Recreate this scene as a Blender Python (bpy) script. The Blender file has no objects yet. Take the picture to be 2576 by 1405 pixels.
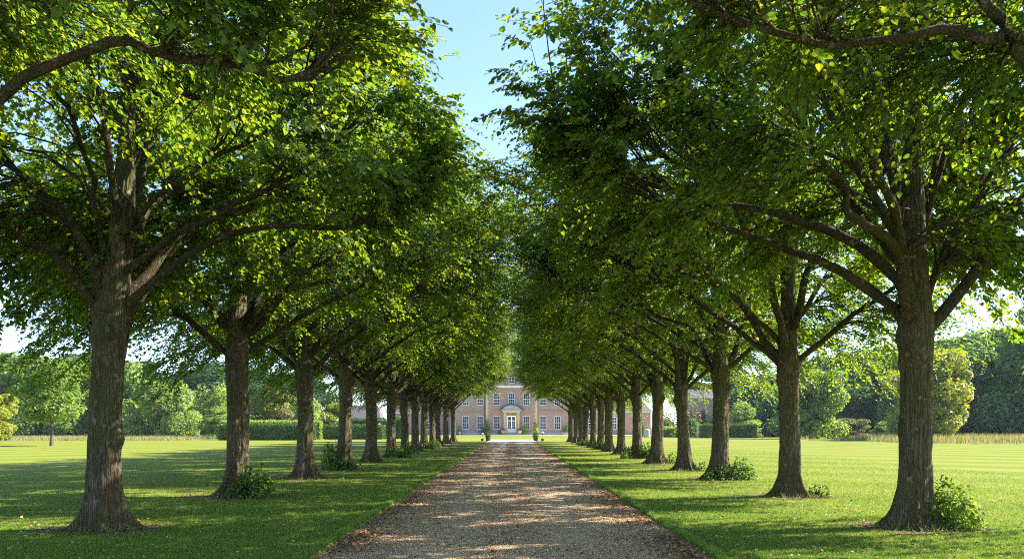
import bpy, math, random
import numpy as np
from mathutils import Vector, noise

SC = bpy.context.scene
COL = SC.collection
F = 2150.0            # focal length in units of a 2576 px wide picture
R = math.radians

# ------------------------------------------------------------------ materials
def new_mat(name):
    m = bpy.data.materials.new(name); m.use_nodes = True
    nt = m.node_tree
    for n in list(nt.nodes): nt.nodes.remove(n)
    out = nt.nodes.new('ShaderNodeOutputMaterial')
    return m, nt, out

def N(nt, t, **kw):
    n = nt.nodes.new(t)
    for k, v in kw.items():
        if hasattr(n, k): setattr(n, k, v)
        else: n.inputs[k.replace('_', ' ')].default_value = v
    return n

def ramp(nt, fac, stops):
    r = nt.nodes.new('ShaderNodeValToRGB')
    els = r.color_ramp.elements
    while len(els) < len(stops): els.new(0.5)
    for e, (p, c) in zip(els, stops):
        e.position = p
        e.color = (c[0], c[1], c[2], 1) if not isinstance(c, (int, float)) else (c, c, c, 1)
    nt.links.new(fac, r.inputs[0])
    return r.outputs[0]

def mixc(nt, fac, a, b, mode='MIX'):
    m = nt.nodes.new('ShaderNodeMix'); m.data_type = 'RGBA'; m.blend_type = mode
    for s, v in ((m.inputs[0], fac), (m.inputs[6], a), (m.inputs[7], b)):
        if isinstance(v, (int, float)): s.default_value = v
        elif isinstance(v, tuple): s.default_value = (*v[:3], 1)
        else: nt.links.new(v, s)
    return m.outputs[2]

def texco(nt, kind='Object', scale=(1, 1, 1), rot=(0, 0, 0)):
    tc = nt.nodes.new('ShaderNodeTexCoord'); mp = nt.nodes.new('ShaderNodeMapping')
    mp.inputs['Scale'].default_value = scale; mp.inputs['Rotation'].default_value = rot
    nt.links.new(tc.outputs[kind], mp.inputs[0])
    return mp.outputs[0]

def noise_n(nt, vec, scale, detail=4, rough=0.6, dist=0.0):
    n = nt.nodes.new('ShaderNodeTexNoise')
    n.inputs['Scale'].default_value = scale; n.inputs['Detail'].default_value = detail
    n.inputs['Roughness'].default_value = rough; n.inputs['Distortion'].default_value = dist
    nt.links.new(vec, n.inputs['Vector'])
    return n.outputs['Fac']

def bump(nt, h, strength, dist, normal=None):
    b = nt.nodes.new('ShaderNodeBump')
    b.inputs['Strength'].default_value = strength; b.inputs['Distance'].default_value = dist
    nt.links.new(h, b.inputs['Height'])
    if normal is not None: nt.links.new(normal, b.inputs['Normal'])
    return b.outputs[0]

def principled(nt, out, col, rough=0.8, normal=None, spec=0.3):
    p = nt.nodes.new('ShaderNodeBsdfPrincipled')
    if isinstance(col, tuple): p.inputs['Base Color'].default_value = (*col[:3], 1)
    else: nt.links.new(col, p.inputs['Base Color'])
    if isinstance(rough, (int, float)): p.inputs['Roughness'].default_value = rough
    else: nt.links.new(rough, p.inputs['Roughness'])
    p.inputs['Specular IOR Level'].default_value = spec
    if normal is not None: nt.links.new(normal, p.inputs['Normal'])
    nt.links.new(p.outputs[0], out.inputs['Surface'])
    return p

def leaf_mat(name, dark, mid, light, trans=0.42, tcol=None, rough=0.45, spec=0.35):
    m, nt, out = new_mat(name)
    g = nt.nodes.new('ShaderNodeNewGeometry')
    v = texco(nt, 'Object')
    n1 = noise_n(nt, v, 0.7, 2)
    f = nt.nodes.new('ShaderNodeMath'); f.operation = 'MULTIPLY_ADD'
    nt.links.new(g.outputs['Random Per Island'], f.inputs[0]); f.inputs[1].default_value = 0.65
    h = nt.nodes.new('ShaderNodeMath'); h.operation = 'MULTIPLY'; h.inputs[1].default_value = 0.4
    nt.links.new(n1, h.inputs[0]); nt.links.new(h.outputs[0], f.inputs[2])
    c = ramp(nt, f.outputs[0], [(0.15, dark), (0.5, mid), (0.85, light)])
    p = nt.nodes.new('ShaderNodeBsdfPrincipled')
    nt.links.new(c, p.inputs['Base Color'])
    p.inputs['Roughness'].default_value = rough; p.inputs['Specular IOR Level'].default_value = spec
    t = nt.nodes.new('ShaderNodeBsdfTranslucent')
    tc = tcol or (2.6, 2.3, 0.7)
    tm = mixc(nt, 1.0, c, tc, 'MULTIPLY')
    nt.links.new(tm, t.inputs['Color'])
    mx = nt.nodes.new('ShaderNodeMixShader'); mx.inputs[0].default_value = trans
    nt.links.new(p.outputs[0], mx.inputs[1]); nt.links.new(t.outputs[0], mx.inputs[2])
    nt.links.new(mx.outputs[0], out.inputs['Surface'])
    return m

M = {}
M['lime_leaf'] = leaf_mat('lime_leaf', (.032, .084, .016), (.066, .132, .019), (.145, .190, .022), trans=.57, tcol=(2.9, 2.45, .65), spec=.45)
M['shoot_leaf'] = leaf_mat('shoot_leaf', (.028, .075, .015), (.05, .12, .02), (.10, .19, .03), trans=.4)
M['green_leaf'] = leaf_mat('green_leaf', (.075, .135, .028), (.13, .21, .04), (.21, .29, .06), trans=.4, spec=.2)
M['pale_leaf'] = leaf_mat('pale_leaf', (.12, .19, .055), (.18, .26, .075), (.26, .34, .11), trans=.4, spec=.2)
M['dark_leaf'] = leaf_mat('dark_leaf', (.018, .055, .024), (.034, .085, .034), (.065, .13, .045), trans=.3, rough=.7, spec=.12)
M['wood_leaf'] = leaf_mat('wood_leaf', (.040, .10, .026), (.075, .155, .038), (.14, .23, .055), trans=.35, rough=.65, spec=.15)
M['yellow_leaf'] = leaf_mat('yellow_leaf', (.12, .17, .02), (.20, .24, .03), (.30, .30, .04), trans=.35)
M['bronze_leaf'] = leaf_mat('bronze_leaf', (.09, .12, .03), (.14, .165, .04), (.22, .18, .06), trans=.3)
M['hedge_leaf'] = leaf_mat('hedge_leaf', (.025, .06, .012), (.04, .09, .016), (.09, .16, .025), trans=.25)
M['rose_leaf'] = leaf_mat('rose_leaf', (.06, .08, .03), (.13, .085, .05), (.26, .13, .09), trans=.2, tcol=(1.2, 1, .9))

def mk_bark(name, a, b, c, mossy=True, scale=1.0, zs=.13):
    m, nt, out = new_mat(name)
    v = texco(nt, 'Object', (1, 1, zs))
    v2 = texco(nt, 'Object')
    vo = nt.nodes.new('ShaderNodeTexVoronoi'); vo.feature = 'DISTANCE_TO_EDGE'
    vo.inputs['Scale'].default_value = 34 * scale
    vn = nt.nodes.new('ShaderNodeMix'); vn.data_type = 'VECTOR'; vn.inputs[0].default_value = .12
    nn = nt.nodes.new('ShaderNodeTexNoise'); nn.inputs['Scale'].default_value = 4; nn.inputs['Detail'].default_value = 4
    nt.links.new(v, nn.inputs['Vector'])
    nt.links.new(v, vn.inputs[4]); nt.links.new(nn.outputs['Color'], vn.inputs[5])
    nt.links.new(vn.outputs[1], vo.inputs['Vector'])
    fine = noise_n(nt, v, 30 * scale, 6, .7)
    pat = noise_n(nt, v2, 1.6, 4, .6)
    ridge = ramp(nt, vo.outputs['Distance'], [(0, 0.0), (.22, 1.0)])
    h = mixc(nt, .5, ridge, fine)
    col = ramp(nt, fine, [(.3, a), (.5, b), (.72, c)])
    col = mixc(nt, ramp(nt, vo.outputs['Distance'], [(0, .75), (.10, 0.0)]), col, (a[0]*.45, a[1]*.45, a[2]*.45))
    if mossy:
        col = mixc(nt, ramp(nt, pat, [(.42, 0.0), (.62, .7)]), col, (.075, .082, .022))
        wet = noise_n(nt, texco(nt, 'Object', (1.4, 1.4, .35)), 2.3, 5, .65)
        col = mixc(nt, ramp(nt, wet, [(.5, 0.0), (.68, .7)]), col, (.035, .026, .016))
        red = noise_n(nt, texco(nt, 'Object', (1, 1, .3)), 3.1, 4, .6)
        col = mixc(nt, ramp(nt, red, [(.52, 0.0), (.7, .5)]), col, (.17, .095, .045))
        lic = noise_n(nt, v2, 9, 5, .6)
        col = mixc(nt, ramp(nt, lic, [(.60, 0.0), (.68, .6)]), col, (.30, .29, .21))
    nb = bump(nt, h, 1.0, .03)
    principled(nt, out, col, .95, nb, .1)
    return m
M['bark'] = mk_bark('lime_bark', (.070, .054, .034), (.140, .110, .070), (.24, .19, .13))
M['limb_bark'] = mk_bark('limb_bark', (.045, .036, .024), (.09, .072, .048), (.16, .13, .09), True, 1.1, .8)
M['far_bark'] = mk_bark('grey_bark', (.09, .075, .055), (.15, .13, .10), (.24, .21, .17), False)
M['twig'] = mk_bark('twig_bark', (.06, .05, .028), (.10, .08, .045), (.15, .12, .07), False)

def mk_plain(name, col, rough=.7, var=.15, nscale=6, bumps=.2, spec=.3):
    m, nt, out = new_mat(name)
    v = texco(nt, 'Object')
    f = noise_n(nt, v, nscale, 5, .6)
    c = ramp(nt, f, [(.3, tuple(x*(1-var) for x in col)), (.7, tuple(min(1, x*(1+var)) for x in col))])
    principled(nt, out, c, rough, bump(nt, f, bumps, .02), spec)
    return m
M['white_paint'] = mk_plain('white_paint', (.78, .78, .75), .5, .05)
M['stone'] = mk_plain('pale_stone', (.60, .48, .28), .85, .2, 4)
M['grey_stone'] = mk_plain('grey_stone', (.42, .40, .36), .9, .25, 3)
M['terracotta'] = mk_plain('terracotta', (.50, .33, .20), .85, .2, 8)
M['dark_pot'] = mk_plain('dark_pot', (.035, .04, .03), .6, .2, 8)
M['dark_metal'] = mk_plain('dark_metal', (.03, .03, .035), .5, .1)
M['roof'] = mk_plain('roof_tile', (.12, .10, .115), .85, .3, 3)
M['red_roof'] = mk_plain('red_roof_tile', (.36, .21, .15), .85, .3, 3)
M['white_petal'] = mk_plain('white_petal', (.82, .82, .80), .7, .05)
M['navy_cloth'] = mk_plain('navy_cloth', (.02, .03, .08), .9, .2)
M['blue_paint'] = mk_plain('blue_paint', (.12, .2, .45), .6, .1)
M['skin'] = mk_plain('skin', (.35, .22, .16), .6, .05)

def mk_glass():
    m, nt, out = new_mat('window_glass')
    v = texco(nt, 'Object'); f = noise_n(nt, v, .8, 2)
    c = ramp(nt, f, [(.4, (.012, .014, .018)), (.65, (.05, .055, .065))])
    principled(nt, out, c, .25, None, .22)
    return m
M['glass'] = mk_glass()

def mk_brick(name, a, b, mortar):
    m, nt, out = new_mat(name)
    v = texco(nt, 'Object', rot=(R(90), 0, 0))
    br = nt.nodes.new('ShaderNodeTexBrick')
    br.inputs['Scale'].default_value = 1.0
    br.inputs['Brick Width'].default_value = .24; br.inputs['Row Height'].default_value = .09
    br.inputs['Mortar Size'].default_value = .008
    br.inputs['Color1'].default_value = (*a, 1); br.inputs['Color2'].default_value = (*b, 1)
    br.inputs['Mortar'].default_value = (*mortar, 1)
    nt.links.new(v, br.inputs['Vector'])
    v2 = texco(nt, 'Object', (1, 1, 2))
    f = noise_n(nt, v2, .9, 6, .7)
    c = mixc(nt, ramp(nt, f, [(.38, 0.0), (.66, .8)]), br.outputs['Color'], (.38, .31, .26))
    g = noise_n(nt, v2, .35, 3, .6)
    c = mixc(nt, ramp(nt, g, [(.5, 0.0), (.75, .5)]), c, (.46, .25, .12))
    principled(nt, out, c, .9, bump(nt, br.outputs['Fac'], .3, .01), .2)
    return m
M['brick'] = mk_brick('red_brick', (.42, .215, .145), (.29, .145, .105), (.42, .34, .27))

def mk_lawn():
    m, nt, out = new_mat('mown_grass')
    tc = nt.nodes.new('ShaderNodeTexCoord')
    # mowing stripes
    mp = nt.nodes.new('ShaderNodeMapping'); mp.inputs['Rotation'].default_value = (0, 0, R(-24))
    sxyz = nt.nodes.new('ShaderNodeSeparateXYZ'); nt.links.new(tc.outputs['Object'], sxyz.inputs[0])
    axx = nt.nodes.new('ShaderNodeMath'); axx.operation = 'ABSOLUTE'; nt.links.new(sxyz.outputs[0], axx.inputs[0])
    cxyz = nt.nodes.new('ShaderNodeCombineXYZ'); nt.links.new(axx.outputs[0], cxyz.inputs[0]); nt.links.new(sxyz.outputs[1], cxyz.inputs[1])
    nt.links.new(cxyz.outputs[0], mp.inputs[0])
    mp.inputs['Rotation'].default_value = (0, 0, R(-50))
    w = nt.nodes.new('ShaderNodeTexWave'); w.wave_type = 'BANDS'; w.bands_direction = 'X'
    w.inputs['Scale'].default_value = .065; w.inputs['Distortion'].default_value = 1.6
    w.inputs['Detail Scale'].default_value = .5
    nt.links.new(mp.outputs[0], w.inputs['Vector'])
    stripe = ramp(nt, w.outputs['Fac'], [(.35, 0.0), (.65, 1.0)])
    big = noise_n(nt, tc.outputs['Object'], .12, 4, .6)
    mid = noise_n(nt, tc.outputs['Object'], 1.3, 4, .65)
    fine = noise_n(nt, tc.outputs['Object'], 38, 6, .75)
    c = mixc(nt, stripe, (.130, .180, .012), (.215, .238, .034))
    c = mixc(nt, ramp(nt, big, [(.35, 0.0), (.7, .5)]), c, (.225, .215, .035))
    c = mixc(nt, ramp(nt, mid, [(.5, 0.0), (.75, .45)]), c, (.24, .205, .06))
    wear = noise_n(nt, tc.outputs['Object'], .45, 5, .7)
    c = mixc(nt, ramp(nt, wear, [(.52, 0.0), (.74, .55)]), c, (.27, .22, .09))
    clov = noise_n(nt, tc.outputs['Object'], .8, 5, .7, 1.0)
    c = mixc(nt, ramp(nt, clov, [(.55, 0.0), (.7, .5)]), c, (.07, .15, .02))
    c = mixc(nt, ramp(nt, fine, [(.3, .55), (.6, 0.0)]), c, (.045, .085, .012))
    principled(nt, out, c, .95, None, .05)
    return m
M['lawn'] = mk_lawn()

def mk_gravel(name, tint=1.0):
    m, nt, out = new_mat(name)
    tc = nt.nodes.new('ShaderNodeTexCoord')
    vo = nt.nodes.new('ShaderNodeTexVoronoi'); vo.inputs['Scale'].default_value = 42
    nt.links.new(tc.outputs['Object'], vo.inputs['Vector'])
    sep = nt.nodes.new('ShaderNodeSeparateColor'); nt.links.new(vo.outputs['Color'], sep.inputs[0])
    c = ramp(nt, sep.outputs[0], [(0, (.18*tint, .11*tint, .055*tint)), (.35, (.33*tint, .215*tint, .12*tint)),
                                  (.7, (.43*tint, .30*tint, .18*tint)), (1, (.54*tint, .44*tint, .32*tint))])
    dist = ramp(nt, vo.outputs['Distance'], [(.3, 0.0), (.7, .7)])
    c = mixc(nt, dist, c, (.10, .07, .05))
    big = noise_n(nt, tc.outputs['Object'], .9, 5, .65)
    c = mixc(nt, ramp(nt, big, [(.4, 0.0), (.7, .55)]), c, (.20, .13, .085))
    sx0 = nt.nodes.new('ShaderNodeSeparateXYZ'); nt.links.new(tc.outputs['Object'], sx0.inputs[0])
    wob = noise_n(nt, texco(nt, 'Object', (.25, .25, 1)), 1.2, 3, .5)
    a0 = nt.nodes.new('ShaderNodeMath'); a0.operation = 'ABSOLUTE'; nt.links.new(sx0.outputs[0], a0.inputs[0])
    a1 = nt.nodes.new('ShaderNodeMath'); a1.operation = 'MULTIPLY_ADD'; nt.links.new(wob, a1.inputs[0]); a1.inputs[1].default_value = .6; nt.links.new(a0.outputs[0], a1.inputs[2])
    a2 = nt.nodes.new('ShaderNodeMapRange'); nt.links.new(a1.outputs[0], a2.inputs[0]); a2.inputs[1].default_value = 0; a2.inputs[2].default_value = 3
    trk = ramp(nt, a2.outputs[0], [(.20, 0.0), (.32, .55), (.44, .55), (.58, 0.0)])
    c = mixc(nt, trk, c, (.42*tint, .33*tint, .23*tint))
    # leaf-litter tint along both borders
    sx = nt.nodes.new('ShaderNodeSeparateXYZ'); nt.links.new(tc.outputs['Object'], sx.inputs[0])
    ab = nt.nodes.new('ShaderNodeMath'); ab.operation = 'ABSOLUTE'; nt.links.new(sx.outputs[0], ab.inputs[0])
    ad = nt.nodes.new('ShaderNodeMath'); ad.operation = 'MULTIPLY_ADD'
    nt.links.new(big, ad.inputs[0]); ad.inputs[1].default_value = .8; nt.links.new(ab.outputs[0], ad.inputs[2])
    edge = ramp(nt, ad.outputs[0], [(0, 0.0), (1, 0.0)])
    mr = nt.nodes.new('ShaderNodeMapRange'); nt.links.new(ad.outputs[0], mr.inputs[0])
    mr.inputs[1].default_value = 2.3; mr.inputs[2].default_value = 3.0; mr.inputs[3].default_value = 0; mr.inputs[4].default_value = .5
    c = mixc(nt, mr.outputs[0], c, (.17, .085, .05))
    inv = ramp(nt, vo.outputs['Distance'], [(0, 1.0), (.8, 0.0)])
    principled(nt, out, c, .9, bump(nt, inv, 1.0, .02), .2)
    return m
M['gravel'] = mk_gravel('gravel', 1.45)
M['stones'] = None
def mk_stones():
    m, nt, out = new_mat('loose_stones')
    g = nt.nodes.new('ShaderNodeNewGeometry')
    c = ramp(nt, g.outputs['Random Per Island'], [(0, (.18, .10, .045)), (.4, (.42, .26, .13)), (.75, (.60, .40, .21)), (1, (.82, .64, .40))])
    principled(nt, out, c, .85, None, .25)
    return m
M['stones'] = mk_stones()
def mk_island(name, stops, rough=.8, trans=0.0):
    m, nt, out = new_mat(name)
    g = nt.nodes.new('ShaderNodeNewGeometry')
    c = ramp(nt, g.outputs['Random Per Island'], stops)
    if trans:
        p = nt.nodes.new('ShaderNodeBsdfPrincipled'); nt.links.new(c, p.inputs['Base Color'])
        p.inputs['Roughness'].default_value = rough; p.inputs['Specular IOR Level'].default_value = .2
        t = nt.nodes.new('ShaderNodeBsdfTranslucent'); nt.links.new(mixc(nt, 1.0, c, (1.6, 1.5, .8), 'MULTIPLY'), t.inputs[0])
        mx = nt.nodes.new('ShaderNodeMixShader'); mx.inputs[0].default_value = trans
        nt.links.new(p.outputs[0], mx.inputs[1]); nt.links.new(t.outputs[0], mx.inputs[2])
        nt.links.new(mx.outputs[0], out.inputs['Surface'])
    else: principled(nt, out, c, rough, None, .2)
    return m
M['blade'] = mk_island('grass_blade', [(0, (.060, .165, .022)), (.5, (.130, .25, .034)), (.85, (.24, .31, .05)), (1, (.40, .34, .12))], .6, .35)
M['litter'] = mk_island('dry_leaf', [(0, (.09, .045, .02)), (.5, (.24, .12, .055)), (.85, (.42, .28, .12)), (1, (.55, .45, .20))])
M['meadow'] = mk_island('meadow_stalk', [(0, (.13, .19, .04)), (.55, (.22, .25, .08)), (.75, (.36, .27, .17)), (1, (.46, .31, .23))], .8, .3)
M['soil'] = mk_plain('bare_soil', (.12, .075, .045), .95, .4, 9, .6)

# ------------------------------------------------------------------ mesh helpers
def np_mesh(name, verts, faces, mat=None, smooth=False):
    """verts (n,3); faces (m,k) integer array with constant k, or list of such arrays"""
    me = bpy.data.meshes.new(name)
    verts = np.asarray(verts, np.float32)
    if not isinstance(faces, (list, tuple)): faces = [faces]
    faces = [np.asarray(f, np.int32) for f in faces if len(f)]
    me.vertices.add(len(verts)); me.vertices.foreach_set('co', verts.ravel())
    loops = np.concatenate([f.ravel() for f in faces])
    tot = np.concatenate([np.full(len(f), f.shape[1], np.int32) for f in faces])
    st = np.concatenate([[0], np.cumsum(tot)[:-1]]).astype(np.int32)
    me.loops.add(len(loops)); me.loops.foreach_set('vertex_index', loops)
    me.polygons.add(len(tot)); me.polygons.foreach_set('loop_start', st); me.polygons.foreach_set('loop_total', tot)
    me.polygons.foreach_set('use_smooth', np.full(len(tot), bool(smooth)))
    me.update(calc_edges=True)
    if mat: me.materials.append(M[mat] if isinstance(mat, str) else mat)
    return me

def link(name, me, parent=None, loc=(0, 0, 0), rot=(0, 0, 0), scale=(1, 1, 1)):
    o = bpy.data.objects.new(name, me); COL.objects.link(o)
    o.location = loc; o.rotation_euler = rot; o.scale = scale
    if parent: o.parent = parent
    return o

def tag(o, label=None, cat=None, group=None, kind=None):
    if label: o['label'] = label
    if cat: o['category'] = cat
    if group: o['group'] = group
    if kind: o['kind'] = kind
    return o

class MB:
    """small mesh collector for hard objects"""
    def __init__(s): s.v = []; s.f3 = []; s.f4 = []
    def add(s, v, f):
        b = len(s.v); s.v.extend([tuple(x) for x in v])
        for q in f: (s.f4 if len(q) == 4 else s.f3).append([i + b for i in q]) if len(q) <= 4 else s.fan(q, b)
    def fan(s, q, b):
        for i in range(1, len(q) - 1): s.f3.append([q[0] + b, q[i] + b, q[i + 1] + b])
    def box(s, x0, x1, y0, y1, z0, z1):
        v = [(x, y, z) for x in (x0, x1) for y in (y0, y1) for z in (z0, z1)]
        s.add(v, [(0, 1, 3, 2), (4, 6, 7, 5), (0, 4, 5, 1), (2, 3, 7, 6), (0, 2, 6, 4), (1, 5, 7, 3)])
    def lathe(s, prof, cx=0, cy=0, n=20, sx=1, sy=1):
        v = []
        for r, z in prof:
            for i in range(n):
                a = 2 * math.pi * i / n
                v.append((cx + r * sx * math.cos(a), cy + r * sy * math.sin(a), z))
        f = []
        for k in range(len(prof) - 1):
            for i in range(n):
                j = (i + 1) % n
                f.append((k * n + i, k * n + j, (k + 1) * n + j, (k + 1) * n + i))
        f.append(tuple(reversed(range(n)))); f.append(tuple(range((len(prof) - 1) * n, len(prof) * n)))
        s.add(v, f)
    def prism(s, poly, y0, y1):
        """poly of (x,z) extruded along y"""
        n = len(poly)
        v = [(x, y0, z) for x, z in poly] + [(x, y1, z) for x, z in poly]
        f = [(i, (i + 1) % n, n + (i + 1) % n, n + i) for i in range(n)]
        f.append(tuple(range(n))); f.append(tuple(reversed(range(n, 2 * n))))
        s.add(v, f)
    def build(s, name, mat, parent=None, loc=(0, 0, 0), rot=(0, 0, 0), smooth=False):
        fs = []
        if s.f4: fs.append(np.array(s.f4))
        if s.f3: fs.append(np.array(s.f3))
        return link(name, np_mesh(name, s.v, fs, mat, smooth), parent, loc, rot)

def tubes(P, Rad, sides):
    """P (n,k,3) polylines, Rad (n,k) -> verts, quad faces"""
    P = np.asarray(P, float); Rad = np.asarray(Rad, float)
    n, k, _ = P.shape
    T = np.gradient(P, axis=1); T /= np.linalg.norm(T, axis=2, keepdims=True) + 1e-9
    up = np.where(np.abs(T[..., 2:3]) > .9, np.array([1., 0, 0]), np.array([0, 0, 1.]))
    A = np.cross(T, up); A /= np.linalg.norm(A, axis=2, keepdims=True) + 1e-9
    B = np.cross(T, A)
    ang = np.arange(sides) * 2 * np.pi / sides
    V = P[:, :, None, :] + Rad[:, :, None, None] * (np.cos(ang)[None, None, :, None] * A[:, :, None, :] + np.sin(ang)[None, None, :, None] * B[:, :, None, :])
    idx = np.arange(n * k * sides).reshape(n, k, sides)
    a = idx[:, :-1, :]; b = np.roll(a, -1, axis=2); d = idx[:, 1:, :]; c = np.roll(d, -1, axis=2)
    Fq = np.stack([a, b, c, d], -1).reshape(-1, 4)
    return V.reshape(-1, 3), Fq

def unit(v): return v / (np.linalg.norm(v, axis=-1, keepdims=True) + 1e-9)

def leaves(pos, axis, nrm, size, fold=.18, width=.42, wpos=.38):
    """one folded leaf = two triangles on a shared midrib"""
    axis = unit(axis); side = unit(np.cross(axis, nrm)); nn = np.cross(side, axis)
    s = size[:, None]
    b = pos; t = pos + axis * s
    l = pos + axis * s * wpos + side * s * width + nn * s * fold
    r = pos + axis * s * wpos - side * s * width + nn * s * fold
    V = np.stack([b, r, t, l], 1).reshape(-1, 3)
    i = np.arange(len(pos)) * 4
    Fa = np.stack([i, i + 1, i + 2], 1); Fb = np.stack([i, i + 2, i + 3], 1)
    return V, np.concatenate([Fa, Fb])

def leaves_hi(pos, axis, nrm, size, fold=.12):
    """heart-shaped folded leaf with a drooping tip, four faces"""
    axis = unit(axis); side = unit(np.cross(axis, nrm)); nn = np.cross(side, axis)
    s = size[:, None]
    def P(a, b, c): return pos + axis * s * a + side * s * b + nn * s * c
    V = np.stack([P(.06, 0, 0), P(-.06, .24, fold * .7), P(.30, .47, fold), P(.68, .30, fold * .4), P(1.02, 0, -.14), P(.68, -.30, fold * .4), P(.30, -.47, fold), P(-.06, -.24, fold * .7), P(.5, 0, -.03)], 1).reshape(-1, 3)
    i = (np.arange(len(pos)) * 9)[:, None, None]
    Fq = (i + np.array([[0, 8, 2, 1], [8, 4, 3, 2], [0, 7, 6, 8], [8, 6, 5, 4]])[None]).reshape(-1, 4)
    return V, Fq

# ------------------------------------------------------------------ avenue trees
def bez(pts, k):
    """smooth resample (Catmull-Rom) of a polyline to k points"""
    p = np.array(pts, float)
    p = np.vstack([2 * p[0] - p[1], p, 2 * p[-1] - p[-2]])
    n = len(p) - 3; out = []
    for u in np.linspace(0, n - 1e-6, k):
        i = int(u); t = u - i
        a, b, c, d = p[i:i + 4]
        out.append(.5 * ((2 * b) + (-a + c) * t + (2 * a - 5 * b + 4 * c - d) * t * t + (-a + 3 * b - 3 * c + d) * t ** 3))
    return np.array(out)

def trunk_mesh(seed, lean, r0=.248, top=9.3, burrs=()):
    rng = random.Random(seed)
    K, S = 120, 72
    V = np.zeros((K, S, 3))
    ph = [rng.uniform(0, 6.28) for _ in range(6)]
    nb = rng.choice([5, 6, 7])
    off = seed * 13.7
    lob = [(rng.uniform(0, 6.28), rng.uniform(2.7, 3.5), rng.uniform(.04, .10)) for _ in range(5)]
    lob += [(rng.uniform(0, 6.28), rng.uniform(.5, 3), rng.uniform(.015, .04)) for _ in range(4)] + list(burrs)
    for k in range(K):
        t = k / (K - 1); z = -.12 + (top + .12) * (t ** 1.35)
        base = r0 * (1 - .07 * z / 3) if z < 3.2 else r0 * .93 * max(.06, (1 - (z - 3.2) / (top - 3.0)) ** .85)
        if 2.3 < z < 4.2: base += .035 * math.exp(-((z - 3.2) / .45) ** 2)
        cx = lean[0] * (z / 7) ** 1.2 if z > 0 else 0; cy = lean[1] * (z / 7) ** 1.2 if z > 0 else 0
        cx += .04 * math.sin(z * .9 + ph[0]); cy += .04 * math.sin(z * .8 + ph[1])
        fl = math.exp(-max(z, -.05) / .24)
        for i in range(S):
            a = 2 * math.pi * i / S
            r = base
            lobes = max(0, math.cos(nb * a + ph[2] + .6 * math.sin(a + ph[3]))) ** 1.3
            r += fl * (.045 + .30 * lobes ** 1.5) + .02 * math.exp(-max(z, 0) / .6) + .05 * math.exp(-max(z, 0) / .35) * lobes
            r += .012 * math.sin(3 * a + ph[4] + z * .3)
            for la, lz, lh in lob:
                da = (a - la + math.pi) % (2 * math.pi) - math.pi
                r += lh * math.exp(-(da / .34) ** 2 - ((z - lz) / .14) ** 2)
            x, y = math.cos(a), math.sin(a)
            n1 = noise.noise((x * 5 + off, y * 5, z * .9))
            n2 = abs(noise.noise((x * 12 + off, y * 12, z * 2.2)))
            n3 = noise.noise((x * 3 + off, y * 3 + 9, z * 3))
            r += (.016 * n1 - .03 * n2 + .014 * n3) * min(1, base / .15)
            V[k, i] = (cx + r * x, cy + r * y, z)
    idx = np.arange(K * S).reshape(K, S)
    a = idx[:-1]; b = np.roll(a, -1, 1); d = idx[1:]; c = np.roll(d, -1, 1)
    Fq = np.stack([a, b, c, d], -1).reshape(-1, 4)
    me = np_mesh('tree_trunk', V.reshape(-1, 3), Fq, 'bark', True)
    def centre(z):
        return np.array([lean[0] * (z / 7) ** 1.2 + .04 * math.sin(z * .9 + ph[0]), lean[1] * (z / 7) ** 1.2 + .04 * math.sin(z * .8 + ph[1]), z])
    def rad(z):
        return r0 * (1 - .07 * z / 3) if z < 3.2 else r0 * .93 * max(.06, (1 - (z - 3.2) / (top - 3.0)) ** .85)
    return me, centre, rad

def env_ok(p, lump, A=6.35, top=(11.2, 4.1), rise=.8, hang=1.0):
    x, y, z = p[:, 0], p[:, 1], p[:, 2]
    a = np.where(x > 0, A, 4.5 + .7 * hang); b = 3.2
    s = np.sqrt((x / a) ** 2 + (y / b) ** 2) / lump
    ang = np.arctan2(y / b, x / a); cin = (np.cos(ang) + 1) / 2   # 1 = towards the drive
    ztop = top[0] - top[1] * s ** 2.3
    zlow = (3.5 - 1.1 * hang * np.clip((s - .3) / .4, 0, 1)) * (1 - cin) + (4.85 + rise * np.maximum(0, np.abs(x) - 4.4)) * cin + .45 * np.abs(np.sin(ang))
    hollow = (s < .62) & (z < 7.6) & (z > zlow + .3)
    return (s < 1) & (z > zlow) & (z < ztop), s, hollow

def make_limb(P, r_a, r_b, sides=12, seed=0):
    k = len(P)
    for i in range(4, k):                      # small kinks, growing outwards
        q = noise.noise_vector((i * .33 + seed * 7.1, seed, 0)); P[i] = P[i] + np.array(q) * .012 * (i - 3) * .8
    rad = np.linspace(r_a, r_b, k) * (1 + .06 * np.sin(np.arange(k) * 1.7 + seed))
    V, Fq = tubes(P[None], rad[None], sides)
    n = len(V) // k
    # knobbly surface
    for i in range(len(V)):
        q = V[i]; c = P[i // n]
        d = noise.noise((q[0] * 6 + seed, q[1] * 6, q[2] * 6)) * .18 + noise.noise((q[0] * 17 + seed, q[1] * 17, q[2] * 17)) * .12
        V[i] = c + (q - c) * (1 + d)
    return np_mesh('limb', V, Fq, 'limb_bark', True), rad

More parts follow.
